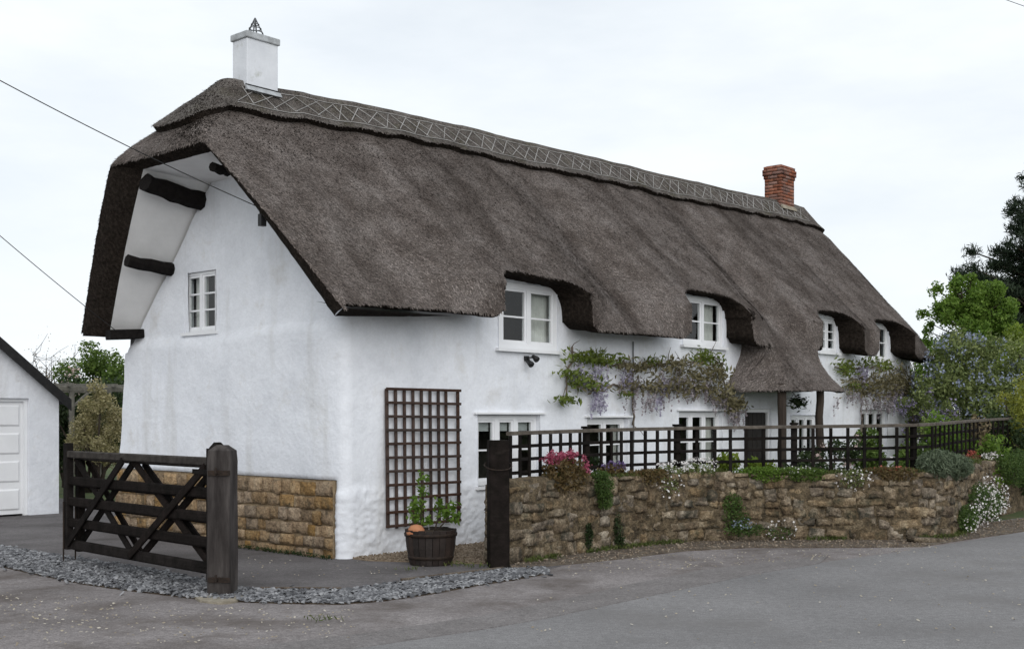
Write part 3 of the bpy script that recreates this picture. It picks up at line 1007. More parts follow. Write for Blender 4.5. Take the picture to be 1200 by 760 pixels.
def sample_grid(P, n, rng):
    nr, nc = P.shape[:2]
    a = np.linalg.norm(np.cross(P[1:, :-1] - P[:-1, :-1], P[:-1, 1:] - P[:-1, :-1]), axis=-1)
    k = rng.choice(a.size, n, p=(a / a.sum()).ravel())
    r, c = k // (nc - 1), k % (nc - 1)
    u, v = rng.random((n, 1)), rng.random((n, 1))
    A, B, C_, D = P[r, c], P[r, c + 1], P[r + 1, c], P[r + 1, c + 1]
    Q = A * (1 - u) * (1 - v) + B * u * (1 - v) + C_ * (1 - u) * v + D * u * v
    dn = (C_ - A); dn /= np.linalg.norm(dn, axis=1)[:, None] + 1e-9
    ac = (B - A)
    nn = np.cross(dn, ac); nn /= np.linalg.norm(nn, axis=1)[:, None] + 1e-9
    q = Q - np.array([8.5, TC, 3.6]); q[:, 0] *= 0.15
    nn *= np.sign((nn * q).sum(1))[:, None]
    return Q, nn, dn


sV, sF = [], []
rs = np.random.default_rng(5)
off = 0
ENDG = np.array([end_loop(z, True) for z in np.linspace(6.40, ZKL, 26)])
for grid, n in ((PFd[:, :], 300000), (ENDG, 13000), (VERGE_F, 2600), (VERGE_B, 2600), (np.swapaxes(HIPG, 0, 1)[:, ::-1], 3500)):
    Q, nn, dn = sample_grid(grid, n, rs)
    V, F = straw(Q - nn * 0.003, nn, dn, 0.040, rs)
    sV.append(V); sF.append(F + off); off += len(V)
tag(link('straw_ends', npmesh('straw_ends', np.concatenate(sV), np.concatenate(sF), M_STRAW), COT), kind='stuff')

# ridge capping laid over the thatch: its own thicker layer, scalloped lower edge
def ridge_cap():
    V, F, MI = [], [], []

    def pu(P, Fc, mi):
        o = sum(len(v) for v in V)
        V.append(np.asarray(P).reshape(-1, 3)); F.append(Fc + o); MI.append(np.full(len(Fc), mi))
    k = (cols > -1)
    nrow = 12
    drop = 0.44
    zlo = zr_c - drop + 0.02 * np.sin(cols * 7)
    Z = zr_c + (zlo - zr_c) * np.linspace(0, 1, nrow)[:, None]
    P = front_grid(Z)
    _, n = displace_grid(P, 0)
    n[0] = (0, 0, 1)
    qq = np.linspace(0, 1, nrow)[:, None, None]
    thick = 0.095 + 0.13 * (1 - qq) ** 1.5
    thick[0] = 0.13
    Po = P + n * thick + n * (roof_noise(P) * 0.8)[..., None]
    Po[..., 2] = np.minimum(Po[..., 2], zr_c + 0.13 + 0.012 * vnoise(P, 3.0, 6))
    # outer sheet, butt edge, from front over the hip and down the back
    Lp = []
    zl0 = float(zridge(0.0))
    for q in np.linspace(0, 1, nrow):
        row_f = Po[int(round(q * (nrow - 1)))]
        Lp.append(row_f)
    pu(Po, grid_faces(nrow, NC), 0)
    edge = np.stack([Po[-1], P[-1] + n[-1] * 0.035 + np.array([0, 0, 0.02]), P[-1] - n[-1] * 0.05 + np.array([0, 0, 0.03])])
    pu(edge, grid_faces(3, NC), 1)
    # ends over the hips and the back
    for left in (True, False):
        zr = float(zridge(0.0 if left else 17.0))
        G = []
        for q in np.linspace(0, 1, nrow):
            base = np.array(end_loop(zr - 0.005 - drop * q, left))
            m = len(base)
            # the cap reaches farther down in the middle of the hip
            w = np.sin(np.linspace(0, PI, m)) ** 0.6
            low = np.array(end_loop(zr - 0.005 - (drop + (0.28 if left else 0.12)) * q, left))
            G.append(base * (1 - w[:, None]) + low * w[:, None])
        G = np.array(G)
        _, n2 = displace_grid(G, 0)
        sgx = -1 if left else 1
        n2[0] = (0, 0, 1)
        G2 = G + n2 * thick + n2 * (roof_noise(G) * 0.8)[..., None]
        G2[..., 2] = np.minimum(G2[..., 2], zr + 0.13)
        # weld to the front sheet's end column
        col = Po[:, 0 if left else -1]
        G2[:, 0] = col
        if left: END.append(G2)
        pu(G2, grid_faces(nrow, G2.shape[1], flip=left), 0)
        e = np.stack([G2[-1], G[-1] + n2[-1] * 0.03, G[-1] - n2[-1] * 0.06])
        pu(e, grid_faces(3, e.shape[1], flip=left), 1)
    Zb = zridge(PB[0, :, 0]) - drop * np.linspace(0, 1, nrow)[:, None]
    Sb = np.tile(PB[0, :, 0], (nrow, 1))
    B = np.stack([Sb, t_back(Zb, Sb) + 0.07, Zb + 0.07], -1)
    B[0] = np.stack([PB[0, :, 0], np.full(PB.shape[1], TC), zridge(PB[0, :, 0]) + 0.13], -1)
    pu(B, grid_faces(nrow, B.shape[1], flip=True), 0)
    return np.concatenate(V), np.concatenate(F), np.concatenate(MI), Po


END = []
cv, cf, cm_, CAPP = ridge_cap()
CAPEND = END[0]
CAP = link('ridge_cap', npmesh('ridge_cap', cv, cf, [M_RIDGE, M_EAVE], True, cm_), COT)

_q, _n, _d = sample_grid(CAPP[1:], 26000, rs)
_V, _F = straw(_q - _n * 0.003, _n, _d, 0.035, rs, 0.25)
tag(link('straw_ends', npmesh('straw_ends', _V, _F, M_STRAW), CAP), kind='stuff')
_q, _n, _d = sample_grid(CAPEND[1:], 5000, rs)
_V, _F = straw(_q - _n * 0.003, _n, _d, 0.035, rs, 0.25)
tag(link('straw_ends', npmesh('straw_ends', _V, _F, M_STRAW), CAP), kind='stuff')
# hazel liggers: two long rods and the diagonal lattice pegged between them
def cap_pt(s, q):
    """point on the front of the ridge cap: q = 0 at the ridge, 1 at the lower edge"""
    srow = CAPP[0, :, 0]
    i = int(np.clip(np.searchsorted(srow, s), 1, NC - 1))
    r = q * (CAPP.shape[0] - 1)
    r0 = min(int(r), CAPP.shape[0] - 2); fr = r - r0
    a = CAPP[r0, i] * (1 - fr) + CAPP[r0 + 1, i] * fr
    return Vector(a)


rod = MB(); rod.tube([(0, 0, 0), (1, 0, 0)], 0.5, 6)
ROD = rod.mesh('spar_rod', M_SPAR)


def rod_obj(name, p0, p1, d, parent, me=None):
    x = (p1 - p0); ln = x.length; x.normalize()
    y = x.orthogonal().normalized(); z = x.cross(y)
    o = bpy.data.objects.new(name, me or ROD); COL.objects.link(o); o.parent = parent
    o.matrix_local = Matrix(((x.x * ln, y.x * d, z.x * d, p0.x), (x.y * ln, y.y * d, z.y * d, p0.y), (x.z * ln, y.z * d, z.z * d, p0.z), (0, 0, 0, 1)))
    return o


outn = Vector((0, -0.006, 0.006))
sp = 0.30
s0 = 0.15
k = 0
while s0 < 15.8:
    j1, j2 = random.uniform(-.07, .07), random.uniform(-.07, .07)
    a, b = cap_pt(s0 + j1, 0.30) + outn, cap_pt(s0 + sp + j2, 0.80) + outn
    rod_obj('hazel_spar', a, b, 0.010 + 0.005 * random.random(), CAP)
    a, b = cap_pt(s0 + sp + j2, 0.30) + outn * 1.6, cap_pt(s0 + j1, 0.80) + outn * 1.6
    rod_obj('hazel_spar', a, b, 0.010 + 0.005 * random.random(), CAP)
    s0 += sp
for q in (0.26, 0.84):
    m = MB()
    m.tube([cap_pt(s, q) + outn for s in np.arange(0.15, 16.3, 0.25)], 0.006, 5)
    m.build('ligger', M_SPAR, CAP, True)

# ------- walls ------------------------------------------------------------------------------------
WIN_F = {  # front openings: s0, s1, z0, z1
    'W1': (2.86, 4.18, 2.76, 3.72), 'W2': (7.60, 8.94, 3.02, 3.88), 'W3': (12.62, 13.45, 3.10, 3.80), 'W4': (15.10, 15.98, 3.02, 3.82),
    'L1': (2.42, 3.77, 0.80, 1.80), 'L2': (4.90, 5.98, 0.84, 1.75), 'L3': (7.47, 8.88, 0.80, 1.86), 'L4': (11.45, 12.55, 0.86, 1.80), 'L5': (14.56, 15.90, 0.86, 1.92),
    'DR': (9.68, 10.66, 0.0, 1.92)}
WIN_G = {'GW': (2.75, 3.54, 2.985, 3.84)}       # gable opening in t
CORN = 0.13


def wall_sheet():
    """one continuous skin: gable end (t from 5.4 to 0), rounded near corner, front (s from 0 to LEN)"""
    GL = 5.4 - CORN
    arc = CORN * PI / 2
    p = list(np.arange(0, GL, 0.09)) + list(GL + np.linspace(0, arc, 6)) + list(np.arange(GL + arc + 0.06, GL + arc + LEN - CORN, 0.075)) + [GL + arc + LEN - CORN]
    tg = lambda t: 5.4 - t
    fs = lambda s: GL + arc + s - CORN
    snaps = []
    for a, b, _, _ in WIN_G.values():
        snaps += [tg(b), tg(a)]
    for a, b, _, _ in WIN_F.values():
        snaps += [fs(a), fs(b)]
    zs = list(np.arange(0, 0.95, 0.028)) + list(np.arange(0.97, 5.11, 0.075))
    p += list(np.arange(GL + arc + 0.02, GL + arc + 3.3, 0.034))
    zsn = [0.97, 0.985]
    for q in list(WIN_G.values()) + list(WIN_F.values()):
        zsn += [q[2], q[3]]

    def snap(base, sn):
        base = sorted(base)
        keep = [x for x in base if all(abs(x - y) > 0.022 for y in sn)]
        out = sorted(keep + list(sn))
        r = [out[0]]
        for x in out[1:]:
            if x - r[-1] > 1e-4: r.append(x)
        return np.array(r)
    p = snap(p, snaps); zs = snap(zs, zsn)
    PP, ZZ = np.meshgrid(p, zs)
    isg = PP < GL
    isf = PP > GL + arc
    S = np.zeros_like(PP); T = np.zeros_like(PP); NX = np.zeros_like(PP); NY = np.zeros_like(PP)
    T = np.where(isg, 5.4 - PP, T); NX = np.where(isg, -1, NX)
    S = np.where(isf, PP - GL - arc + CORN, S); NY = np.where(isf, -1, NY)
    an = np.clip((PP - GL) / CORN, 0, PI / 2)
    isa = ~isg & ~isf
    S = np.where(isa, CORN * (1 - np.cos(an)), S); T = np.where(isa, CORN * (1 - np.sin(an)), T)
    NX = np.where(isa, -np.cos(an), NX); NY = np.where(isa, -np.sin(an), NY)
    # top line
    tt = T - np.clip((T - 2.6) / 2.8, 0, 1) * 0.33 * isg
    top_g = np.minimum(np.minimum(4.83 - (tt - 3.08) * 1.05, 3.12 + tt * 1.0), 5.09)
    top_f = np.full_like(PP, 3.30)
    for a, b, zt in NOTCH:
        top_f = np.where((S > a - 0.02) & (S < b + 0.05), zt + 0.05, top_f)
    top = np.where(isf, top_f, np.where(isa, 3.3, top_g))
    Zc = np.minimum(ZZ, top)
    # the gable's outer edge leans in
    lean = np.clip((T - 2.6) / 2.8, 0, 1) * 0.33 * np.clip(ZZ, 0, 2.95) / 2.93
    T2 = T - np.where(isg, lean, 0)
    Pn = np.stack([PP * 0.9, ZZ * 1.3, PP * 0], -1)
    d = vnoise(Pn, 1.1, 41) * 0.018 + vnoise(Pn, 3.3, 42) * 0.008 + vnoise(Pn, 9, 43) * 0.003
    # thicker wall below the string course of the gable
    wob = 2.90 + 0.05 * np.sin(PP * 1.9) - 0.05 * (T - 2.6) / 2.6
    d = d + np.where(isg, 0.045 * (1 - sstep(wob - 0.035, wob + 0.03, ZZ)) * sstep(0.0, 0.5, T) , 0)
    # rough-cast plinth of the front, and the foot of the near corner
    pl = 1 - sstep(0.78, 0.88, ZZ + 0.05 * np.sin(PP * 3))
    rough = vnoise(Pn, 19, 44) * 0.008 + vnoise(Pn, 32, 45) * 0.010
    frontish = np.where(isf | isa, 1.0, np.where(T < 0.45, 1.0, 0.0))
    d = d + pl * frontish * (0.022 + rough) * (1 - sstep(0.35, 0.6, np.where(isg, T, 0)))
    # shallow recess behind the stone plinth of the gable
    rec = (isg & (T > 0.16) & (ZZ < 0.978))
    d = np.where(rec, -0.085, d)
    V = np.stack([S + NX * d, T2 + NY * d, Zc], -1)
    nr, nc = V.shape[:2]
    F = []
    pc = (p[:-1] + p[1:]) / 2
    zc = (zs[:-1] + zs[1:]) / 2
    for i in range(nr - 1):
        for j in range(nc - 1):
            x, z = pc[j], zc[i]
            if zs[i] >= top[i, j] - 1e-6 and zs[i] >= top[i, j + 1] - 1e-6:
                continue
            hole = False
            if x < GL:
                for a, b, z0, z1 in WIN_G.values():
                    if tg(b) < x < tg(a) and z0 < z < z1: hole = True
            elif x > GL + arc:
                for a, b, z0, z1 in WIN_F.values():
                    if fs(a) < x < fs(b) and z0 < z < z1: hole = True
            if not hole:
                F.append((i * nc + j, i * nc + j + 1, (i + 1) * nc + j + 1, (i + 1) * nc + j))
    return V.reshape(-1, 3), np.array(F)


wv, wf = wall_sheet()
# far gable, back wall, window reveals and dark room backings complete the shell
link('cob_wall', npmesh('cob_wall', wv, wf, M_WHITE, True), COT)
m = MB()
m.add([(LEN - .02, 0.0, 0), (LEN - .02, 5.3, 0), (LEN - .02, 5.1, 3.05), (LEN - .02, 2.9, 5.4), (LEN - .02, 2.2, 5.4), (LEN - .02, 0.0, 3.2)], [(0, 1, 2, 3, 4, 5)])
m.add([(0.05, 5.38, 0), (LEN - .02, 5.3, 0), (LEN - .02, 5.05, 3.4), (0.05, 5.05, 3.4)], [(0, 1, 2, 3)])
m.build('end_wall', M_WHITE, COT)
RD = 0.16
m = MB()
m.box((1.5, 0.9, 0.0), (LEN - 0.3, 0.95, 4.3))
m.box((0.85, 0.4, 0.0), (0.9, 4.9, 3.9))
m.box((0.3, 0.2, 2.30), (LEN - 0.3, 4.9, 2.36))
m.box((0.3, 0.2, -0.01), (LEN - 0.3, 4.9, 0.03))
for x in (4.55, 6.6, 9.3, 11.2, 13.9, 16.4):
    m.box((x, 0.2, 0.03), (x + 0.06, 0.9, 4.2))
m.build('dark_room_backing', M_DARKROOM, COT)  # added backing planes, coloured dark so rooms behind the panes look unlit

# soffit: painted boards between the thatch's inner edge and the gable wall
m = MB()
n = len(INB_)
tj = lambda z: 3.08 + (4.83 - z) / 1.05
for i in range(n - 1):
    a, b = INB_[i], INB_[i + 1]
    za, zb_ = min(a[2], 5.06), min(b[2], 5.06)
    m.add([a, b, (0.03, tj(zb_) + 0.02, zb_ + 0.02), (0.03, tj(za) + 0.02, za + 0.02)], [(0, 1, 2, 3)])
    a, b = INF_[i], INF_[i + 1]
    if b[2] < 3.3: continue
    m.add([a, b, (0.03, max(b[2] - 3.10, 0.0), b[2]), (0.03, max(a[2] - 3.10, 0), a[2])], [(0, 3, 2, 1)])
zc_ = 5.10
m.add([LIPI[0], LIPI[-1], (0.03, 3.0, 5.065), (0.03, 1.9, 5.065)], [(0, 1, 2, 3)])
m.build('soffit', M_SOFFIT, COT)

# purlin ends, wall plate
def timber(name, pts, radii, nseg=8, seed=0):
    mb = MB()
    q = []
    for i in range(len(pts) - 1):
        for k in range(4):
            f = k / 4
            q.append((Vector(pts[i]).lerp(Vector(pts[i + 1]), f), radii[i] + (radii[i + 1] - radii[i]) * f))
    q.append((Vector(pts[-1]), radii[-1]))
    rr = random.Random(seed)
    mb.tube([p + Vector((0, rr.uniform(-.01, .01), rr.uniform(-.012, .012))) for p, _ in q], [r * rr.uniform(.93, 1.07) for _, r in q], nseg)
    return mb.build(name, M_BEAM, COT, False)


timber('purlin_end', [(-0.90, 3.10, 4.97), (-0.5, 3.10, 4.91), (0.05, 3.10, 4.83)], [0.125, 0.135, 0.15], 8, 1)
timber('purlin_end', [(-0.72, 3.87, 3.985), (0.05, 3.88, 3.93)], [0.09, 0.10], 8, 2)
timber('purlin_end', [(-0.80, 1.66, 5.0), (-0.52, 1.72, 4.99)], [0.06, 0.065], 8, 3)
beam('wall_plate', (-0.42, 4.93, 3.00), (0.05, 4.78, 3.03), 0.36, 0.14, M_BEAM, COT)

# ------- windows --------------------------------------------------------------------------------
def window(a, b, z0, z1, lights, rows, M, head=True, curtain=None, blind=0.0, setback=0.05, sill=True, frame=0.06, mull=0.06, bar_at=None, sill_out=0.07):
    """frame mesh with its panes, glazing bars, sill and curtain as children; x right, y inward, z up"""
    w, h = b - a, z1 - z0
    fr = MB()
    f = frame
    y0, y1 = setback, setback + 0.07
    fr.box((0.003, y0, 0.003), (f, y1, h - 0.003)); fr.box((w - f, y0, 0.003), (w - 0.003, y1, h - 0.003))
    fr.box((f, y0, h - f), (w - f, y1 - .002, h - 0.003)); fr.box((f, y0, 0.003), (w - f, y1 - .002, f))
    xs = [f + (w - 2 * f) * i / lights for i in range(lights + 1)]
    for x in xs[1:-1]:
        fr.box((x - mull / 2, y0 - .004, f), (x + mull / 2, y1 - .004, h - f))
    # casement stiles
    for i in range(lights):
        xa = xs[i] + (mull / 2 if i else 0); xb = xs[i + 1] - (mull / 2 if i < lights - 1 else 0)
        c = 0.035
        yy0, yy1 = y0 + 0.012, y1 - 0.012
        fr.box((xa, yy0, f), (xa + c, yy1, h - f)); fr.box((xb - c, yy0, f), (xb, yy1, h - f))
        fr.box((xa + c, yy0, h - f - c), (xb - c, yy1 - .002, h - f)); fr.box((xa + c, yy0, f), (xb - c, yy1 - .002, f + c))
    o = fr.build('window', M_PAINT, COT, False, M)
    for i in range(lights):
        xa = xs[i] + (mull / 2 if i else 0) + 0.035; xb = xs[i + 1] - (mull / 2 if i < lights - 1 else 0) - 0.035
        za, zb = f + 0.035, h - f - 0.035
        zz = [za + (zb - za) * k / rows for k in range(rows + 1)] if bar_at is None else [za] + [za + (zb - za) * q for q in bar_at] + [zb]
        for k in range(len(zz) - 1):
            p = MB()
            tl = random.uniform(-.004, .004)
            p.box((xa - .005, y0 + 0.034 + tl, zz[k] - .004), (xb + .005, y0 + 0.038 + tl * .5, zz[k + 1] + .004))
            p.build('pane', M_GLASS, o)
        for k in range(1, len(zz) - 1):
            p = MB(); p.box((xa, y0 + 0.018, zz[k] - 0.012), (xb, y0 + 0.05, zz[k] + 0.012))
            p.build('glazing_bar', M_PAINT, o)
        if blind:
            p = MB(); p.box((xa, y1 + 0.02, zb - (zb - za) * blind), (xb, y1 + 0.03, zb))
            p.build('blind', M_BLIND, o)
    if sill:
        p = MB()
        p.box((-0.06, -sill_out, -0.045), (w + 0.06, setback + 0.02, 0.0))
        p.build('sill', M_PAINT, o)
    p = MB()
    ya, yb = -0.012, RD
    p.add([(0, ya, 0), (0, yb, 0), (0, yb, h), (0, ya, h)], [(0, 1, 2, 3)])
    p.add([(w, ya, 0), (w, yb, 0), (w, yb, h), (w, ya, h)], [(0, 3, 2, 1)])
    p.add([(0, ya, h), (0, yb, h), (w, yb, h), (w, ya, h)], [(0, 1, 2, 3)])
    p.add([(0, ya, 0), (0, yb, 0), (w, yb, 0), (w, ya, 0)], [(0, 3, 2, 1)])
    p.build('reveal', M_WHITE, o)
    if curtain:
        for (xa, xb) in curtain:
            n = 26
            P = np.zeros((2, n, 3))
            x = np.linspace(xa * w, xb * w, n)
            P[:, :, 0] = x
            P[:, :, 1] = y1 + 0.09 + 0.022 * np.sin(x * 95) + 0.01 * np.sin(x * 41)
            P[0, :, 2] = 0.0; P[1, :, 2] = h
            link('curtain', npmesh('curtain', P.reshape(-1, 3), grid_faces(2, n), M_CURTAIN, True), o)
    return o


def fm(key):
    a, b, z0, z1 = WIN_F[key]
    return a, b, z0, z1, Matrix.Translation((a, 0, z0))


def wf_(key, lights, rows, **k):
    a, b, z0, z1, M = fm(key)
    return window(a, b, z0, z1, lights, rows, M, **k)


wf_('W1', 2, 2, curtain=[(0.66, 0.98)], frame=0.09, mull=0.08, setback=0.0, bar_at=[0.48])
wf_('W2', 2, 2, curtain=[(0.58, 0.96)], frame=0.075, mull=0.07, setback=0.02, bar_at=[0.5])
wf_('W3', 2, 3, frame=0.06, setback=0.02)
wf_('W4', 2, 2, frame=0.06, setback=0.02, curtain=[(0.05, 0.3)], bar_at=[0.5])
wf_('L1', 3, 2, blind=0.16, setback=0.06, bar_at=[0.5], frame=0.07, mull=0.085)
wf_('L2', 2, 2, setback=0.06, bar_at=[0.55], frame=0.065, curtain=[(0.0, 0.14), (0.86, 1.0)])
wf_('L3', 3, 2, setback=0.06, bar_at=[0.5], frame=0.065, curtain=[(0.02, 0.16), (0.86, 1.0)])
wf_('L4', 3, 2, setback=0.05, bar_at=[0.5])
wf_('L5', 3, 2, setback=0.05, bar_at=[0.5])
a, b, z0, z1 = WIN_G['GW']
window(a, b, z0, z1, 2, 3, Matrix.Translation((0, b, z0)) @ Matrix.Rotation(-PI / 2, 4, 'Z'), curtain=[(0.02, 0.42)], setback=0.02, frame=0.04, mull=0.05, sill_out=0.03)
# drip boards over the ground-floor windows
for key in ('L1', 'L2', 'L3'):
    a, b, z0, z1 = WIN_F[key]
    mb = MB(); mb.box((a - 0.07, -0.05, z1 + 0.012), (b + 0.10, 0.01, z1 + 0.04)); mb.build('drip_board', M_PAINT, COT)

# ------- door and porch -------------------------------------------------------------------------
a, b, z0, z1 = WIN_F['DR']
mb = MB()
mb.box((a + .004, 0.03, 0.0), (a + 0.07, 0.12, z1 - .004)); mb.box((b - 0.07, 0.03, 0.0), (b - .004, 0.12, z1 - .004)); mb.box((a + 0.07, 0.03, z1 - 0.07), (b - 0.07, 0.118, z1 - .004))
DF = mb.build('door_frame', M_PAINT, COT)
mb = MB()
for xx in (a, b):
    mb.add([(xx, -.012, 0), (xx, RD, 0), (xx, RD, z1), (xx, -.012, z1)], [(0, 1, 2, 3)])
mb.add([(a, -.012, z1), (a, RD, z1), (b, RD, z1), (b, -.012, z1)], [(0, 1, 2, 3)])
mb.build('reveal', M_WHITE, DF)
mb = MB()
mb.box((a + 0.072, 0.085, 0.02), (b - 0.072, 0.13, z1 - 0.072))
DR = mb.build('door', M_DOOR, COT)
for i in range(5):
    x0 = a + 0.08 + (b - a - 0.16) * i / 5
    mb = MB(); mb.box((x0 + .006, 0.066, 0.05), (x0 + (b - a - 0.16) / 5 - .006, 0.085, z1 - 0.09)); mb.build('plank', M_DOOR, DR)
mb = MB(); mb.tube([(b - 0.16, 0.066, 0.98), (b - 0.16, 0.03, 0.98)], 0.014, 8); mb.tube([(b - 0.16, 0.03, 0.98), (b - 0.26, 0.03, 0.98)], 0.011, 8); mb.build('handle', M_IRON, DR)
for (s, t) in ((9.42, -0.92), (10.82, -0.94)):
    mb = MB()
    pts = [(s + random.uniform(-.012, .012), t + random.uniform(-.012, .012), z) for z in np.linspace(0.0, 2.36, 9)]
    mb.tube(pts, [0.078 + random.uniform(-.006, .006) for _ in pts], 8)
    mb.build('porch_post', M_OAK, COT, False)
beam('porch_beam', (9.55, -0.86, 2.33), (11.1, -0.86, 2.33), 0.10, 0.09, M_OAK, COT)

# ------- stone plinth of the gable ----------------------------------------------------------------
def stone_variants(name, mat, n, seed, nsub=3, ragged=0.10, pil=0.84):
    out = []
    for q in range(n):
        rng = np.random.default_rng(seed + q)
        V, F = [], []
        idx = {}
        faces = []
        g = np.linspace(-1, 1, nsub)

        def vid(p):
            key = tuple(np.round(p, 4))
            if key not in idx:
                idx[key] = len(V); V.append(p)
            return idx[key]
        for ax in range(3):
            for sg in (-1, 1):
                for i in range(nsub - 1):
                    for j in range(nsub - 1):
                        quad = []
                        for (ii, jj) in ((i, j), (i + 1, j), (i + 1, j + 1), (i, j + 1)):
                            p = [0, 0, 0]; p[ax] = sg; p[(ax + 1) % 3] = g[ii]; p[(ax + 2) % 3] = g[jj]
                            quad.append(vid(np.array(p, float)))
                        faces.append(quad if sg > 0 else quad[::-1])
        V = np.array(V)
        # pillow the box a little and roughen it
        r = np.linalg.norm(V, axis=1)[:, None]
        inf = np.abs(V).max(1)[:, None]
        V = V * (pil + (1 - pil) * (1.0 / (r / inf)))
        V += vnoise(V + q * 7.3, 1.7, 60 + q)[:, None] * V * ragged + rng.normal(size=V.shape) * ragged * 0.28
        V *= 0.5
        out.append(npmesh(name, V, np.array(faces), mat, nsub > 3))
    return out


OCH = stone_variants('stone', M_OCHRE, 9, 100, 4, 0.11, 0.97)
RUB = stone_variants('stone', M_RUBBLE, 14, 200, 4, 0.20, 0.84)
rst = random.Random(3)
mb = MB(); mb.box((-0.030, 0.17, -0.02), (0.09, 5.36, 0.975)); 
PL = mb.build('stone_plinth', M_MORTAR, COT)
z = -0.02
rows_h = [0.13, 0.15, 0.16, 0.18, 0.17, 0.19]
for r, hh in enumerate(rows_h):
    t = 0.17 + (0.0)
    while t < 5.30:
        w = rst.uniform(0.15, 0.33) if r > 1 else rst.uniform(0.12, 0.42)
        if t + w > 5.36: w = 5.37 - t
        if w < 0.08: break
        o = link('stone', rst.choice(OCH), PL)
        prot = rst.uniform(0.115, 0.15)
        o.location = (0.07 - prot / 2 + rst.uniform(-.012, .010), t + w / 2, z + hh / 2 + rst.uniform(-.012, .012))
        o.scale = (prot, w - rst.uniform(.010, .026), hh - rst.uniform(.010, .026))
        o.rotation_euler = (rst.uniform(-.02, .02), rst.uniform(-.03, .03), rst.uniform(-.02, .02))
        t += w
    z += hh

# ------- chimneys ---------------------------------------------------------------------------------
mb = MB(); mb.box((0.17, 2.26, 5.9), (0.70, 2.60, 7.04))
CH = mb.build('white_chimney', M_CHIM, COT)
CH['label'] = 'white rendered chimney at the hipped end with metal cowl'
bv = CH.modifiers.new('edge', 'BEVEL'); bv.width = 0.012; bv.segments = 2
mb = MB(); mb.box((0.145, 2.235, 7.035), (0.725, 2.625, 7.13)); cp = mb.build('chimney_cap', M_CAP, CH)
bv = cp.modifiers.new('edge', 'BEVEL'); bv.width = 0.014; bv.segments = 2
mb = MB(); mb.prism([(0.14, 2.20, 6.30), (0.14, 2.257, 6.30), (0.14, 2.257, 6.37), (0.14, 2.245, 6.37)], (0.59, 0, 0)); mb.build('flashing', M_CAP, CH)
beam('lead_edge', (0.14, 2.25, 6.38), (0.73, 2.25, 6.38), 0.02, 0.014, M_IRON, CH)
mb = MB()
for y in (2.34, 2.52):
    mb.tube([(0.33, y, 7.12), (0.43, 2.43, 7.40)], 0.011, 6); mb.tube([(0.53, y, 7.12), (0.43, 2.43, 7.40)], 0.011, 6)
for zz, rr in ((7.19, 0.11), (7.25, 0.085), (7.31, 0.055)):
    mb.tube([(0.43 + rr * math.cos(q), 2.43 + rr * math.sin(q), zz) for q in np.linspace(0, 2 * PI, 13)], 0.007, 5)
mb.build('cowl', M_METAL, CH)

BS0, BT0, BW, BD = 15.12, 2.22, 0.62, 0.44
mb = MB(); mb.box((BS0 + .008, BT0 + .008, 6.0), (BS0 + BW - .008, BT0 + BD - .008, 7.62))
BC = mb.build('brick_chimney', M_BMORT, COT)
BC['label'] = 'red brick chimney with corbelled top'
b1 = stone_variants('brick', M_BRICK, 4, 300, 3, 0.012, 0.97)
z = 6.30
ci = 0
while z < 7.60:
    grow = 0.0
    if z > 7.34: grow = 0.018
    if z > 7.42: grow = 0.040
    if z > 7.56: grow = 0.018
    x0, y0 = BS0 - grow, BT0 - grow
    wx, wy = BW + 2 * grow, BD + 2 * grow
    for side in range(4):
        # two or three bricks a face, half bond
        wd = wx if side in (0, 2) else wy
        nb = 3 if side in (0, 2) else 2
        L_ = wd / nb
        shift = 0.0 if (ci + side) % 2 == 0 else L_ / 2
        for i in range(nb):
            c = shift + L_ * (i + 0.5)
            w_ = L_
            if c + w_ / 2 > wd: w_ = 2 * (wd - c) if wd - c > 0 else 0; 
            if shift and i == nb - 1: c = shift + L_ * i + L_ / 4; w_ = L_ / 2
            if w_ < 0.05: continue
            o = link('brick', rst.choice(b1), BC)
            dp = 0.10
            inset = dp / 2
            if side == 0: o.location = (x0 + c, y0 + inset, z + .0325); rz = 0
            elif side == 1: o.location = (x0 + wx - inset, y0 + c, z + .0325); rz = PI / 2
            elif side == 2: o.location = (x0 + wx - c, y0 + wy - inset, z + .0325); rz = 0
            else: o.location = (x0 + inset, y0 + wy - c, z + .0325); rz = PI / 2
            o.rotation_euler = (0, 0, rz)
            o.scale = (w_ - 0.006, dp + rst.uniform(-.004, .004), 0.068)
    z += 0.075
    ci += 1
mb = MB(); mb.box((BS0 + .03, BT0 + .03, 7.60), (BS0 + BW - .03, BT0 + BD - .03, 7.66)); mb.build('flaunching', M_CAP, BC)
mb = MB(); mb.prism([(BS0 - .03, BT0 - .07, 6.62), (BS0 - .03, BT0 + .0, 6.62), (BS0 - .03, BT0 + .0, 6.72), (BS0 - .03, BT0 - .015, 6.72)], (BW + .06, 0, 0)); mb.build('flashing', M_CONC, BC)
# bracket where the supply cable meets the verge
mb = MB(); mb.box((-0.62, 0.86, 4.18), (-0.54, 0.93, 4.33)); mb.tube([(-0.60, 0.88, 4.33), (-0.60, 0.88, 4.42)], 0.028, 8); mb.build('cable_bracket', M_IRON, COT)

# ------------------------------------------------------------------ things on and by the front wall
def hthing(name, label, cat, s, t, z=0.0, rz=0.0, group=None):
    return thing(name, label, cat, l2w(s, t, z), TH + rz, group)


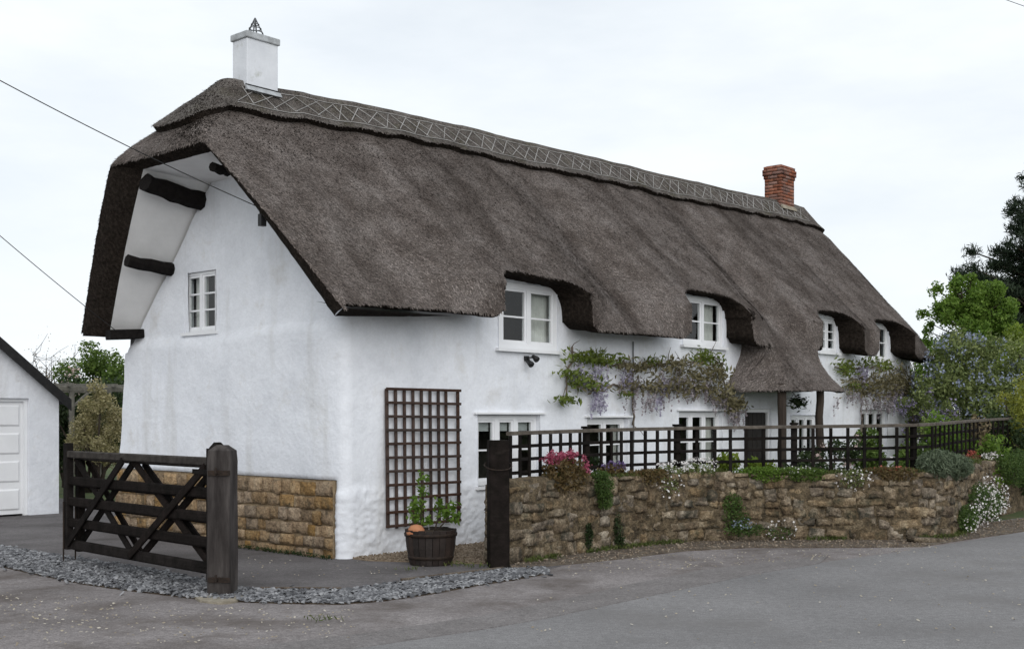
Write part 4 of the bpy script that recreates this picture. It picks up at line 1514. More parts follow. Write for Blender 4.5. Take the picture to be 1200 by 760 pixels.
# security light under the first upstairs window
SL = hthing('security_light', 'small black twin security light under the widest upstairs window sill', 'security light', 3.46, -0.02, 2.63)
SL.scale = (0.72, 0.72, 0.72)
mb = MB(); mb.box((-0.05, -0.03, -0.05), (0.05, 0.03, 0.05)); mb.tube([(0, -0.03, 0), (-0.03, -0.10, -0.03)], 0.015, 6); mb.tube([(0, -0.03, 0.01), (0.09, -0.11, 0.02)], 0.015, 6); mb.build('bracket', M_IRON, SL)
for (x, dz) in ((-0.06, -0.09), (0.11, 0.02)):
    mb = MB(); mb.tube([(x, -0.07, dz + 0.03), (x - 0.015, -0.17, dz - 0.03), (x - 0.02, -0.20, dz - 0.05)], [0.035, 0.062, 0.066], 12); mb.build('lamp_head', M_IRON, SL, True)

# wall trellis
TR = hthing('wall_trellis', 'tall brown square trellis fixed to the white front wall', 'trellis', 0.67, -0.055, 0.34, 0.0)
tw, thh = 1.31, 1.80
xs = [0.0, 0.155, 0.31, 0.465, 0.62, 0.78, 0.935, 1.08, tw]
for i, x in enumerate(xs):
    beam('upright_batten', (x - 0.03 * 0 + 0.02 * (1 - 0), 0.0, 0.0 + random.uniform(-.01, .01)), (x - 0.025 + 0.02, 0.0, thh), 0.028, 0.040 if 0 < i < 8 else 0.046, M_TRELLIS, TR, (1, 0, 0))
for i in range(11):
    z = 0.015 + (thh - 0.03) * i / 10
    beam('cross_batten', (-0.03, -0.027, z + 0.012), (tw + 0.03, -0.027, z + 0.004 + random.uniform(-.006, .006)), 0.022, 0.036, M_TRELLIS, TR)

# half barrel planter
BA = thing('barrel_planter', 'dark half barrel planter of oak staves below the wall trellis', 'planter', (-0.985, 14.25, 0.0), 0.0)
NS = 22
rb, rt_, hb = 0.255, 0.315, 0.42
for k in range(NS):
    mb = MB()
    a0, a1 = 2 * PI * (k + 0.04) / NS, 2 * PI * (k + 0.96) / NS
    V = []
    for (zz, ro) in ((0.0, rb), (hb * 0.5, (rb + rt_) / 2 + 0.012), (hb + random.uniform(-.006, .006), rt_)):
        for rr in (ro, ro - 0.025):
            V += [(rr * math.cos(a0), rr * math.sin(a0), zz), (rr * math.cos(a1), rr * math.sin(a1), zz)]
    F = []
    for i in (0, 4):
        F += [(i, i + 1, i + 5, i + 4), (i + 2, i + 6, i + 7, i + 3), (i, i + 4, i + 6, i + 2), (i + 1, i + 3, i + 7, i + 5)]
    F += [(0, 2, 3, 1), (8, 9, 11, 10)]
    mb.add(V, F)
    mb.build('stave', M_BARREL, BA)
for zz, rr in ((0.07, rb + 0.016), (0.34, rt_ - 0.002)):
    mb = MB(); mb.lathe([(rr, zz), (rr + 0.006, zz + 0.002), (rr + 0.012, zz + 0.036), (rr + 0.006, zz + 0.04)], 32); mb.build('hoop', M_HOOP, BA, True)
mb = MB(); mb.lathe([(0.295, hb - 0.04), (0.15, hb - 0.03), (0.001, hb - 0.02)], 22); mb.build('soil', M_SOIL, BA)


def shrub(name, label, cat, loc, stems, P, size, mat, group=None, flower=None, stem_mat=None, fol='foliage', **k):
    """a plant: stems from the base, foliage (points P in plant space), flowers"""
    o = thing(name, label, cat, loc, 0.0, group)
    if stems:
        mb = MB()
        for pts, r in stems:
            mb.tube(pts, [r * (1 - 0.7 * i / max(1, len(pts) - 1)) for i in range(len(pts))], 5)
        mb.build('stem', stem_mat or M_BARK, o, True)
    leaves(fol, P, size, mat, o, **k)
    if flower:
        FP, fs, fmat, fname = flower
        leaves(fname, FP, fs, fmat, o, aspect=0.95, up=0.6)
    return o


# the climbing shrub in the barrel and the terracotta pot
pc = np.array([[-0.16, 0, 0.30], [-0.10, 0, 0.48], [-0.18, 0.02, 0.16], [-0.06, 0.02, 0.62], [0.17, 0, 0.22], [0.26, 0.02, 0.30], [0.10, 0, 0.34], [0.31, 0.0, 0.16], [-0.02, 0.02, 0.12]])
Pp, _ = clump_points(520, pc, np.array([0.13, 0.10, 0.11, 0.06, 0.13, 0.10, 0.08, 0.09, 0.09]), shell=0.2)
shrub('climbing_rose', 'leafy green shrub growing in the half barrel against the trellis', 'shrub', (-0.985, 14.25, 0.40),
      [([(-0.1, 0, 0), (-0.13, 0, 0.25), (-0.09, 0.02, 0.6)], 0.012), ([(0.05, 0, 0), (0.1, 0, 0.2), (0.22, 0, 0.34)], 0.012), ([(0.07, 0, 0), (0.22, 0, 0.15), (0.32, 0, 0.2)], 0.01),
       ([(-0.09, 0.02, 0.5), (-0.12, 0.06, 0.65), (-0.07, 0.1, 0.8)], 0.004)],
      np.concatenate([Pp, np.array([[-0.1 + random.uniform(-.07, .07), 0.06, z] for z in np.linspace(0.5, 0.72, 14)])]), 0.058, G_BRIGHT, fol='leaves', aspect=0.6)
TP = thing('flower_pot', 'round terracotta pot lying on the barrel planter soil', 'flower pot', (-1.15, 14.12, 0.335), 0.0)
mb = MB(); mb.lathe([(0.098, 0.0), (0.108, 0.05), (0.097, 0.10), (0.065, 0.14), (0.02, 0.152), (0.001, 0.152)], 20); mb.build('pot_body', M_TERRA, TP, True)
mb = MB(); mb.lathe([(0.110, 0.03), (0.118, 0.033), (0.118, 0.060), (0.108, 0.064)], 20); mb.build('rim', M_TERRA, TP, True)

# ------------------------------------------------------------------ gates and posts
def gate_post(label, x, y, w, h, mat, rz, group=None, cap='point', name='gate_post'):
    o = thing(name, label, 'gate post', (x, y, 0), rz, group)
    a = w / 2
    mb = MB()
    c = 0.018
    sec = [(-a + c, -a), (a - c, -a), (a, -a + c), (a, a - c), (a - c, a), (-a + c, a), (-a, a - c), (-a, -a + c)]
    n = len(sec)
    zs = [-0.05, 0.0, 0.35, 0.7, 1.05, h - 0.16, h - 0.055, h]
    V = []
    for zz in zs:
        q = 1.0 if zz < h - 0.1 else (0.93 if zz < h - 0.01 else 0.42)
        if zz == h - 0.16: q = 1.0
        if cap == 'flat': q = 1.0 if zz < h - .01 else 0.97
        for (x_, y_) in sec:
            jx = random.uniform(-.004, .004)
            V.append((x_ * q + jx, y_ * (q if cap != 'ridge' or zz < h - .01 else 0.9) + jx, zz))
    F = []
    for i in range(len(zs) - 1):
        for k in range(n):
            F.append((i * n + k, i * n + (k + 1) % n, (i + 1) * n + (k + 1) % n, (i + 1) * n + k))
    F.append(tuple((len(zs) - 1) * n + k for k in range(n)))
    mb.add(V, F)
    mb.build('shaft', mat, o)
    return o


GA = Vector((-5.44, 14.36, 0)); GB = Vector((-3.00, 11.93, 0))     # free end and hinge end of the front gate
gdir = (GB - GA).normalized(); GANG = math.atan2(gdir.y, gdir.x); gperp = Vector((-gdir.y, gdir.x, 0))
GL_ = (GB - GA).length
P1 = gate_post('stout weathered grey-brown gate post with pointed top on a concrete pad', -2.905, 11.80, 0.238, 1.50, M_POST, -0.16)
for zz in (1.22, 0.16):
    mb = MB(); mb.box((-0.10, -0.135, zz - 0.02), (0.13, -0.116, zz + 0.03)); mb.tube([(0.0, -0.13, zz), (0.0, -0.165, zz), (0.0, -0.165, zz + 0.06)], 0.011, 6); mb.build('hinge_pin', M_HOOP, P1)
gate_post('second dark gate post half hidden behind the pointed gate post', -3.03, 12.10, 0.15, 1.52, M_GATE, GANG)
P3 = gate_post('tall black gate post at the end of the stone wall', -0.165, 14.02, 0.245, 1.50, M_GATE, 0.14, cap='flat')
mb = MB(); mb.tube([(0.131 * math.cos(q) * 1.25, 0.131 * math.sin(q) * 1.25, 1.20 + 0.05 * math.sin(q)) for q in np.linspace(0, 2 * PI, 25)], 0.008, 5); mb.build('wire_tie', M_HOOP, P3)
# concrete pad
pad = MB()
pp = gp([(228, 700), (236, 697.5), (250, 697), (268, 697), (284, 698.5), (286, 701), (279, 704), (270, 706), (258, 707), (244, 705.5), (234, 704)])
pad.prism([(x, y, -0.03) for x, y in pp], (0, 0, 0.045))
tag(pad.build('concrete_pad', M_CONC), 'pale concrete pad round the foot of the pointed gate post', 'concrete pad')


def field_gate(label, A, B, dz, with_cap):
    """five-barred gate; local x runs from the free end to the hinge end"""
    d = (B - A); ang = math.atan2(d.y, d.x); Ln = d.length
    o = thing('field_gate', label, 'gate', (A.x, A.y, 0), ang, 'dark five-barred gates folded back on the driveway')
    st = 0.10
    beam('stile', (0.05, 0, 0.17 + dz), (0.05, 0, (1.46 if with_cap else 1.36) + dz), 0.09, st, M_GATE, o, (1, 0, 0))
    beam('stile', (Ln - 0.06, 0, 0.10 + dz), (Ln - 0.06, 0, 1.46 + dz), 0.10, 0.13, M_GATE, o, (1, 0, 0))
    for i, (zz, hh) in enumerate(((0.235, 0.115), (0.50, 0.105), (0.755, 0.105), (1.005, 0.105), (1.325, 0.085))):
        beam('bar', (0.10, 0, zz + dz), (Ln - 0.12, 0, zz + dz), 0.055 if i < 4 else 0.085, hh, M_GATE if i < 4 else M_GATETOP, o, bev=0.14)
    xm = Ln * 0.48
    y = -0.045
    for (x0, z0, x1, z1, yy) in ((0.12, 0.24, xm - 0.12, 1.29, y), (0.16, 1.28, xm, 0.20, y + 0.085), (xm + 0.02, 0.22, Ln - 0.14, 1.27, y), (xm - 0.04, 1.29, Ln - 0.16, 0.25, y + 0.085)):
        beam('brace', (x0, yy, z0 + dz), (x1, yy, z1 + dz), 0.026, 0.085, M_GATE, o)
    mb = MB(); mb.tube([(0.05, -0.06, 0.02), (0.05, -0.06, 0.75)], 0.010, 6); mb.build('drop_bolt', M_HOOP, o)
    for zz in (1.22, 0.28):
        mb = MB(); mb.box((Ln - 0.36, -0.066, zz - 0.025 + dz), (Ln - 0.01, -0.059, zz + 0.025 + dz)); mb.build('strap_hinge', M_GATE, o)
    return o


field_gate('dark five-barred timber gate standing open, nearer of the folded pair', GA, GB, 0.0, True)
field_gate('dark five-barred timber gate just behind the nearer gate', GA + gperp * 0.135 + gdir * 0.03, GB + gperp * 0.135 - gdir * 0.06, -0.035, False)
# pale edging strips behind the chippings
for (u0, v0, u1, v1) in ((305, 691, 400, 691.5), (470, 681, 590, 667)):
    a, b = ground(u0, v0), ground(u1, v1)
    beam('kerb_edging', (a[0], a[1], 0.012), (b[0], b[1], 0.012), 0.03, 0.045, M_VERGE)['kind'] = 'structure'

# ------------------------------------------------------------------ boundary wall
WALL = [Vector((x, y, 0)) for x, y in ((-0.05, 14.09), (0.51, 14.85), (1.19, 15.6), (1.92, 16.28), (2.75, 16.74), (3.6, 16.90), (4.44, 16.95), (5.2, 16.94), (5.85, 16.98), (6.45, 17.30), (6.86, 18.0), (7.45, 19.0), (8.5, 20.7), (9.9, 22.6))]


class Path:
    def __init__(self, pts):
        self.p = pts; self.d = [0.0]
        for a, b in zip(pts, pts[1:]): self.d.append(self.d[-1] + (b - a).length)
        self.len = self.d[-1]

    def at(self, q):
        q = min(max(q, 0), self.len)
        for i in range(len(self.p) - 1):
            if q <= self.d[i + 1] or i == len(self.p) - 2:
                f = (q - self.d[i]) / (self.d[i + 1] - self.d[i])
                break
        return self.p[i].lerp(self.p[i + 1], f)

    def frame(self, q):
        e = 0.12
        a, b = self.at(q - e), self.at(q + e)
        d = (b - a).normalized()
        return self.at(q), d, Vector((-d.y, d.x, 0))       # point, direction, inward normal


WP = Path(WALL)


def wall_h(q):
    return 1.00 - 0.05 * min(q / 5, 1) + 0.02 * math.sin(q * 2.1) + (0.0 if q < 8.3 else 0.06)


BW_ = thing('stone_wall', 'low rubble stone garden wall topped with flowers and dark fence', 'wall', (WALL[0].x, WALL[0].y, 0))
org = Vector((WALL[0].x, WALL[0].y, 0))
# core
qs = np.linspace(0.06, WP.len, 420)
prof = lambda h: [(0.012, zz_) for zz_ in np.linspace(-0.05, h - 0.07, 22)] + [(0.04, h - 0.03), (0.10, h), (0.2, h + .01), (0.30, h), (0.37, h - 0.05), (0.38, -0.05)]
V = []
for q in qs:
    p, d, nrm = WP.frame(q)
    for (dd, zz) in prof(wall_h(q)):
        v = p + nrm * dd - org; V.append((v.x, v.y, zz))
V = np.array(V)
V += (vnoise(V, 7, 71) * 0.020 + vnoise(V, 17, 72) * 0.014 + vnoise(V, 38, 73) * 0.006)[:, None] * np.array([0.8, -1, 0.5])
npf = len(prof(1))
core = link('rubble_core', npmesh('rubble_core', V, grid_faces(len(qs), npf), M_RUBBLE2, True), BW_)
mb = MB(); mb.add([tuple(v) for v in V[:npf]], [tuple(range(npf))]); mb.build('wall_end', M_RUBBLE2, BW_)
q0s = []
cnt = 0
z = 0.0
course = [0.17, 0.14, 0.16, 0.13, 0.15, 0.12, 0.12]
zc = 0.0
LIMQ = 12.8
for r, hh in enumerate(course):
    q = rst.uniform(-0.02, 0.0)
    while q < LIMQ:
        far = q > 8.6
        w = rst.choice((rst.uniform(0.13, 0.26), rst.uniform(0.18, 0.46))) * (1.15 if r < 3 else 0.95)
        if q < 1.0: w = rst.uniform(0.22, 0.5)
        p, d, nrm = WP.frame(q + w / 2)
        o = link('stone', rst.choice(RUB), core if False else BW_)
        hv = hh * rst.uniform(0.70, 1.35)
        dep = rst.uniform(0.16, 0.20)
        c = p + nrm * (dep / 2 - rst.uniform(-0.012, 0.022)) - org
        zz = zc + hh / 2 + rst.uniform(-.035, .035)
        if zz + hv / 2 > wall_h(q) + 0.03: hv = max(0.06, (wall_h(q) + 0.02 - (zz - hv / 2)));  zz = wall_h(q) + 0.015 - hv / 2
        o.location = (c.x, c.y, zz)
        o.scale = (w - rst.uniform(.012, .035), dep, hv - rst.uniform(.008, .022))
        o.rotation_euler = (rst.uniform(-.10, .10), rst.uniform(-.14, .14), math.atan2(d.y, d.x) + rst.uniform(-.07, .07))
        q += w; cnt += 1
    zc += hh
# end face stones beside the black post
for zz in np.arange(0.08, 0.95, 0.16):
    o = link('stone', rst.choice(RUB), BW_)
    p, d, nrm = WP.frame(0.0)
    c = p + nrm * 0.19 + d * 0.06 - org
    o.location = (c.x, c.y, zz); o.scale = (0.16, 0.30, 0.15); o.rotation_euler = (0, 0, math.atan2(d.y, d.x) + rst.uniform(-.05, .05))
tag(core, None, None)

# little ledge stone lying at the wall foot on the right
x, y = ground(1082, 635)
o = link('loose_stone', RUB[2]); o.location = (x, y, 0.03); o.scale = (0.42, 0.2, 0.08); o.rotation_euler = (0, 0.05, 0.2)
tag(o, 'flat loose stone lying in the road edge grit below the wall', 'stone')

# garden soil behind the wall
inner = []
for q in np.linspace(1.4, WP.len, 40):
    p, d, nrm = WP.frame(q); inner.append(p + nrm * 0.37)
outer = [tuple(l2w(s, -0.25)[:2]) for s in (17.5, 12, 9, 6, 3, 2.5)]
sheet('garden', [(v.x, v.y) for v in inner] + [(12.0, 24.5), (11.5, 28.0)] + outer, 0.02, M_GRASSG)
m = MB()
for i in range(len(inner) - 1):
    a, b = inner[i], inner[i + 1]
    qa, qb = 1.4 + (WP.len - 1.4) * i / 39, 1.4 + (WP.len - 1.4) * (i + 1) / 39
    pa, da, na = WP.frame(qa); pb, db, nb_ = WP.frame(qb)
    a2, b2 = a + na * 0.75, b + nb_ * 0.75
    ha, hb_ = wall_h(qa) - 0.05, wall_h(qb) - 0.05
    m.add([(a.x - na.x * .02, a.y - na.y * .02, ha), (b.x - nb_.x * .02, b.y - nb_.y * .02, hb_), (b2.x, b2.y, 0.0), (a2.x, a2.y, 0.0)], [(0, 1, 2, 3)])
m.build('flower_bed', M_SOIL)['kind'] = 'structure'

# ------------------------------------------------------------------ fence on the wall
FO = 0.30
fq = lambda q: (WP.frame(q)[0] + WP.frame(q)[2] * FO)


def q_at_u(u):
    """distance along the wall at which its fence line crosses a photograph column (measuring aid)"""
    lo, best = 0.0, None
    for q in np.linspace(0, WP.len, 1200):
        p = fq(q)
        e = abs(CXP + FPX * p.x / p.y - u)
        if best is None or e < best[0]: best = (e, q)
    return best[1]


FE = thing('lattice_fence', 'dark square-lattice timber fence with worn top rail along the stone wall', 'fence', (org.x, org.y, 0))


def ftop(q):
    return 1.575 + 0.10 * min(q / 8.5, 1) + 0.06 * max(0, (q - 8.5) / 5)


posts_q = [q_at_u(u) for u in (690, 796, 932, 1074, 1150)] + [q_at_u(1192)]
allq = [q_at_u(596)] + posts_q
for pq in posts_q:
    p, d, nrm = WP.frame(pq)
    c = p + nrm * (FO + 0.055) - org
    h = ftop(pq)
    beam('post', (c.x, c.y, wall_h(pq) - 0.15), (c.x, c.y, h + 0.02), 0.078, 0.078, M_FENCE, FE, (d.x, d.y, 0))
    beam('post_cap', (c.x, c.y, h + 0.02), (c.x, c.y, h + 0.05), 0.11, 0.11, M_FENCE, FE, (d.x, d.y, 0))
spac = [0.205, 0.20, 0.235, 0.24, 0.36, 0.36]
for i in range(len(allq) - 1):
    qa, qb = allq[i], allq[i + 1]
    nseg = max(1, int(round((qb - qa) / 1.0)))
    sub = np.linspace(qa, qb, nseg + 1)
    for j in range(nseg):
        for r, (frac, hh, ww, mt) in enumerate(((0.0, 0.048, 0.080, M_RAIL), (0.165, 0.042, 0.032, M_FENCE), (0.33, 0.042, 0.032, M_FENCE), (0.495, 0.042, 0.032, M_FENCE))):
            a, b = fq(sub[j]) - org, fq(sub[j + 1]) - org
            beam('top_rail' if r == 0 else 'rail', (a.x, a.y, ftop(sub[j]) - frac + (-0.01)), (b.x, b.y, ftop(sub[j + 1]) - frac - 0.01), ww, hh, mt, FE)
    nu = max(2, int(round((qb - qa) / spac[i])))
    for k in range(0 if i == 0 else 1, nu):
        q = qa + (qb - qa) * k / nu
        p, d, nrm = WP.frame(q)
        c = fq(q) - nrm * 0.029 - org
        beam('upright', (c.x, c.y, wall_h(q) - 0.05), (c.x, c.y, ftop(q) - 0.035), 0.046, 0.026, M_FENCE, FE, (nrm.x, nrm.y, 0))

# ------------------------------------------------------------------ garage
SG = w2 = None
gx, gy = ground(69, 601)
GAR = thing('garage', 'white garage with black bargeboard and white panelled up-and-over door', 'garage', (gx, gy, 0), TH)
GW_, GD_ = 3.70, 5.5
eh, ah = 2.10, 3.62
d0, d1, dh = -3.15, -0.56, 2.10
mb = MB()
# front with door opening
ht = lambda x: eh + (ah - eh) * (1 - abs(x + GW_ / 2) / (GW_ / 2))
mb.add([(d1, 0, 0), (0, 0, 0), (0, 0, eh), (d1, 0, ht(d1))], [(0, 1, 2, 3)])
mb.add([(-GW_, 0, 0), (d0, 0, 0), (d0, 0, ht(d0)), (-GW_, 0, eh)], [(0, 1, 2, 3)])
mb.add([(d0, 0, dh), (d1, 0, dh), (d1, 0, ht(d1)), (-GW_ / 2, 0, ah), (d0, 0, ht(d0))], [(0, 1, 2, 3, 4)])
mb.add([(0, 0, 0), (0, GD_, 0), (0, GD_, eh), (0, 0, eh)], [(0, 1, 2, 3)])
mb.add([(-GW_, 0, 0), (-GW_, GD_, 0), (-GW_, GD_, eh), (-GW_, 0, eh)], [(3, 2, 1, 0)])
mb.add([(-GW_, GD_, 0), (0, GD_, 0), (0, GD_, eh), (-GW_ / 2, GD_, ah), (-GW_, GD_, eh)], [(4, 3, 2, 1, 0)])
mb.add([(d1, 0, 0), (d1, 0.14, 0), (d1, 0.14, dh), (d1, 0, dh)], [(0, 1, 2, 3)])
mb.add([(d0, 0, 0), (d0, 0.14, 0), (d0, 0.14, dh), (d0, 0, dh)], [(3, 2, 1, 0)])
mb.add([(d0, 0, dh), (d0, 0.14, dh), (d1, 0.14, dh), (d1, 0, dh)], [(0, 1, 2, 3)])
mb.build('wall', M_WHITE, GAR)
mb = MB()
mb.box((d0 + .003, 0.06, 0), (d0 + 0.07, 0.13, dh - .003)); mb.box((d1 - 0.07, 0.06, 0), (d1 - .003, 0.13, dh - .003)); mb.box((d0 + 0.07, 0.06, dh - 0.06), (d1 - 0.07, 0.128, dh - .003))
mb.build('door_frame', M_PAINT, GAR)
mb = MB(); mb.box((d0 + 0.072, 0.10, 0.03), (d1 - 0.072, 0.135, dh - 0.062)); GD = mb.build('garage_door', M_PAINT, GAR)
for r in range(4):
    for c in range(4):
        pw = (d1 - d0 - 0.144) / 4; ph = (dh - 0.10) / 4
        x0 = d0 + 0.072 + c * pw; z0 = 0.04 + r * ph
        mb = MB()
        e, dpt = 0.06, 0.020
        mb.add([(x0 + e, 0.0985, z0 + e), (x0 + pw - e, 0.0985, z0 + e), (x0 + pw - e, 0.0985, z0 + ph - e), (x0 + e, 0.0985, z0 + ph - e),
                (x0 + e + .03, 0.0985 - dpt, z0 + e + .03), (x0 + pw - e - .03, 0.0985 - dpt, z0 + e + .03), (x0 + pw - e - .03, 0.0985 - dpt, z0 + ph - e - .03), (x0 + e + .03, 0.0985 - dpt, z0 + ph - e - .03)],
               [(4, 5, 6, 7), (0, 1, 5, 4), (1, 2, 6, 5), (2, 3, 7, 6), (3, 0, 4, 7)])
        mb.build('panel', M_PAINT, GD)
mb = MB()
th_ = 0.09
sl = (ah - eh) / (GW_ / 2)
for sg in (1, -1):
    xe = 0.16 if sg > 0 else -GW_ - 0.16
    ze_ = eh - 0.16 * sl
    P = [(xe, -0.16, ze_ + 0.03), (-GW_ / 2, -0.16, ah + 0.03), (-GW_ / 2, -0.16, ah + 0.03 + th_), (xe, -0.16, ze_ + 0.03 + th_)]
    mb.prism(P, (0, GD_ + 0.3, 0))
mb.build('roof', M_SLATE_ROOF, GAR)
for sg in (1, -1):
    mb = MB()
    xe = 0.15 if sg > 0 else -GW_ - 0.15
    ze_ = eh - 0.15 * sl
    mb.prism([(xe, -0.185, ze_ - 0.10), (-GW_ / 2, -0.185, ah - 0.10), (-GW_ / 2, -0.185, ah + 0.10), (xe, -0.185, ze_ + 0.10)], (0, 0.022, 0))
    mb.build('bargeboard', M_BARGE, GAR)

# ------------------------------------------------------------------ cables
def cable(label, pts, r, sag):
    mb = MB()
    a, b = Vector(pts[0]), Vector(pts[1])
    q = [a.lerp(b, f) + Vector((0, 0, -sag * 4 * f * (1 - f))) for f in np.linspace(0, 1, 24)]
    mb.tube(q, r, 5)
    return tag(mb.build('cable', M_CABLE, None, True), label, 'cable', None)


def ray(u, v, Y):
    return Vector(((u - CXP) / FPX * Y, Y, EYE + (CYP - v) / FPX * Y))


e = l2w(-0.60, 0.88, 4.40)
cable('thin black overhead cable sloping down to the right verge of the gable', [ray(-260, -52, 11.0), e], 0.006, 0.10)
e2 = l2w(-0.30, 4.80, 3.02)
cable('thin black overhead cable running to the gable wall plate at the left', [ray(-260, 40, 13.5), e2], 0.006, 0.10)
cable('short length of thin black cable crossing the top right sky', [ray(1120, -22, 30), ray(1320, 46, 30)], 0.008, 0.05)

# ------------------------------------------------------------------ wisteria on the front wall
def wist(label, guides, leafspots, racemes, seed):
    rng = np.random.default_rng(seed)
    s0, z0 = onwall(*guides[0][0], -0.05)
    o = hthing('wisteria', label, 'climber', s0, -0.04, 0.0)

    def loc(u, v, t=-0.07):
        s, z = onwall(u, v, t - 0.0)
        return np.array([s - s0, t + 0.04, z])
    mb = MB()
    for gline in guides:
        pts = [loc(u, v, -0.05) for u, v in gline]
        fine = []
        for a, b in zip(pts, pts[1:]):
            n = max(2, int(np.linalg.norm(b - a) / 0.10))
            for k in range(n):
                fine.append(a + (b - a) * k / n + rng.normal(size=3) * np.array([0.022, 0.010, 0.022]))
        fine.append(pts[-1])
        mb.tube(fine, [0.020 * (1 - 0.5 * i / len(fine)) for i in range(len(fine))], 5)
        for k in range(len(fine) // 1):
            a = fine[rng.integers(len(fine))]
            b = a + np.array([rng.normal() * 0.14, -0.05 - 0.05 * rng.random(), rng.normal() * 0.14])
            mb.tube([a, (a + b) / 2 + rng.normal(size=3) * 0.02, b], [0.008, 0.006, 0.003], 4)
    mb.build('stem', M_VINE, o, True)
    for fol, mat in (('green_leaves', G_WISTL), ('young_leaves', G_DRYW)):
        P = []
        for (u, v, ru, rv, n, g) in leafspots:
            if (g == 'g') != (fol == 'green_leaves'): continue
            c = loc(u, v, -0.16)
            sx = (loc(u + ru, v)[0] - loc(u - ru, v)[0]) / 2
            sz = (loc(u, v - rv)[2] - loc(u, v + rv)[2]) / 2
            q = rng.normal(size=(n, 3)) * np.array([sx * 0.55, 0.055, sz * 0.55]) + c
            q[:, 1] = np.minimum(q[:, 1], -0.03)
            P.append(q)
        if P:
            leaves(fol, np.concatenate(P), 0.105, mat, o, aspect=0.36, droop=0.35, rng=rng)
    for nm, mat in (('flower_raceme', F_WIST), ('faded_raceme', F_WISTP)):
        P = []
        for (u, v, ru, rv, n, kind) in racemes:
            if (kind == 'v') != (nm == 'flower_raceme'): continue
            for _ in range(n):
                c = loc(u + rng.normal() * ru * 0.6, v + rng.normal() * rv * 0.5, -0.11 - 0.06 * rng.random())
                ln = rng.uniform(0.14, 0.30)
                m_ = int(22 if kind == 'v' else 16)
                f = rng.random(m_)
                q = np.stack([rng.normal(size=m_) * 0.028 * (1 - f), rng.normal(size=m_) * 0.028 * (1 - f), -f * ln], -1) + c
                P.append(q)
        if P:
            leaves(nm, np.concatenate(P), 0.042, mat, o, aspect=0.75, rng=rng)
    return o


wist('wisteria with green leaves and fading lilac racemes between two upper windows',
     [[(742, 495), (741, 462), (742, 428)], [(742, 428), (705, 424), (680, 420), (672, 412)], [(742, 428), (775, 428), (810, 424), (838, 420), (845, 426)], [(742, 452), (720, 452), (690, 452), (668, 448)],
      [(742, 452), (765, 455), (790, 457), (825, 455), (845, 465), (862, 475)], [(672, 412), (664, 436), (662, 468)], [(845, 426), (848, 450), (862, 476)]],
     [(688, 418, 22, 9, 210, 'g'), (712, 422, 14, 7, 90, 'g'), (668, 437, 13, 5, 80, 'g'), (688, 447, 20, 8, 170, 'g'), (664, 468, 12, 5, 80, 'g'), (733, 461, 6, 4, 26, 'g'), (765, 422, 14, 5, 50, 'g'), (827, 418, 14, 9, 130, 'g'), (845, 424, 6, 6, 30, 'g'),
      (744, 430, 30, 9, 160, 'y'), (790, 428, 28, 10, 220, 'y'), (815, 440, 22, 12, 220, 'y'), (840, 438, 12, 14, 200, 'y'), (760, 452, 30, 8, 150, 'y'), (800, 455, 30, 9, 190, 'y'), (845, 460, 14, 12, 220, 'y'), (860, 474, 12, 10, 240, 'y'), (700, 455, 16, 6, 50, 'y')],
     [(688, 433, 14, 8, 16, 'v'), (702, 436, 10, 8, 12, 'v'), (700, 462, 8, 9, 16, 'v'), (778, 446, 6, 7, 8, 'v'), (730, 436, 10, 8, 8, 'v'), (772, 466, 6, 6, 4, 'v'),
      (790, 444, 26, 12, 36, 'f'), (820, 452, 20, 12, 30, 'f'), (848, 462, 12, 14, 34, 'f'), (864, 480, 10, 8, 30, 'f'), (760, 465, 24, 8, 20, 'f'), (742, 444, 20, 8, 14, 'f')], 21)
wist('thick drooping wisteria on the far end of the front wall beyond the porch',
     [[(1010, 520), (1010, 470), (1006, 430)], [(1006, 430), (985, 432), (978, 430)], [(1006, 430), (1030, 430), (1060, 434), (1070, 450)], [(1010, 460), (1040, 462), (1062, 470)]],
     [(992, 430, 12, 10, 190, 'g'), (1002, 452, 10, 6, 70, 'g'), (1036, 428, 12, 8, 130, 'g'), (1015, 424, 8, 6, 60, 'g'),
      (1010, 452, 22, 12, 330, 'y'), (1036, 450, 18, 16, 480, 'y'), (1056, 446, 14, 14, 340, 'y'), (1064, 462, 10, 14, 240, 'y')],
     [(1012, 436, 8, 10, 26, 'v'), (1072, 446, 6, 10, 26, 'v'), (1060, 470, 10, 10, 36, 'v'), (1000, 462, 20, 8, 26, 'f'), (1034, 468, 16, 10, 46, 'f'), (1050, 456, 14, 14, 46, 'f')], 22)
# little spray at the porch beam
px_, pz_ = onwall(936, 472, -0.5)
o = hthing('hanging_spray', 'small dark leafy spray hanging under the porch thatch', 'climber', px_, -0.5, pz_ - 0.05)
P = RNG.normal(size=(150, 3)) * np.array([0.18, 0.05, 0.07]) + np.array([0, 0, 0.06])
leaves('leaves', P, 0.10, G_DARK, o, aspect=0.35, droop=0.5)
mb = MB(); mb.tube([(-0.3, 0, 0.28), (0, 0, 0.12), (0.2, 0, 0.0)], 0.008, 5); mb.build('stem', M_VINE, o)
# service pipe down the wall
s_, z_ = onwall(742, 400, -0.03)
mb = MB(); mb.tube([(0, 0, 3.0), (0.0, 0, 2.4), (0.01, 0, 1.7), (0.0, 0, 0.9), (0, 0, 0.1)], 0.012, 6)
o = mb.build('wall_cable', M_METAL); o.location = l2w(s_, -0.03, 0); tag(o, 'thin grey cable run straight down the white front wall', 'cable')

# ------------------------------------------------------------------ flowers on the wall
def at_wall(u, v_foot, inward=0.1):
    q = q_at_u(u)
    p, d, nrm = WP.frame(q)
    return p + nrm * inward, d, nrm, q


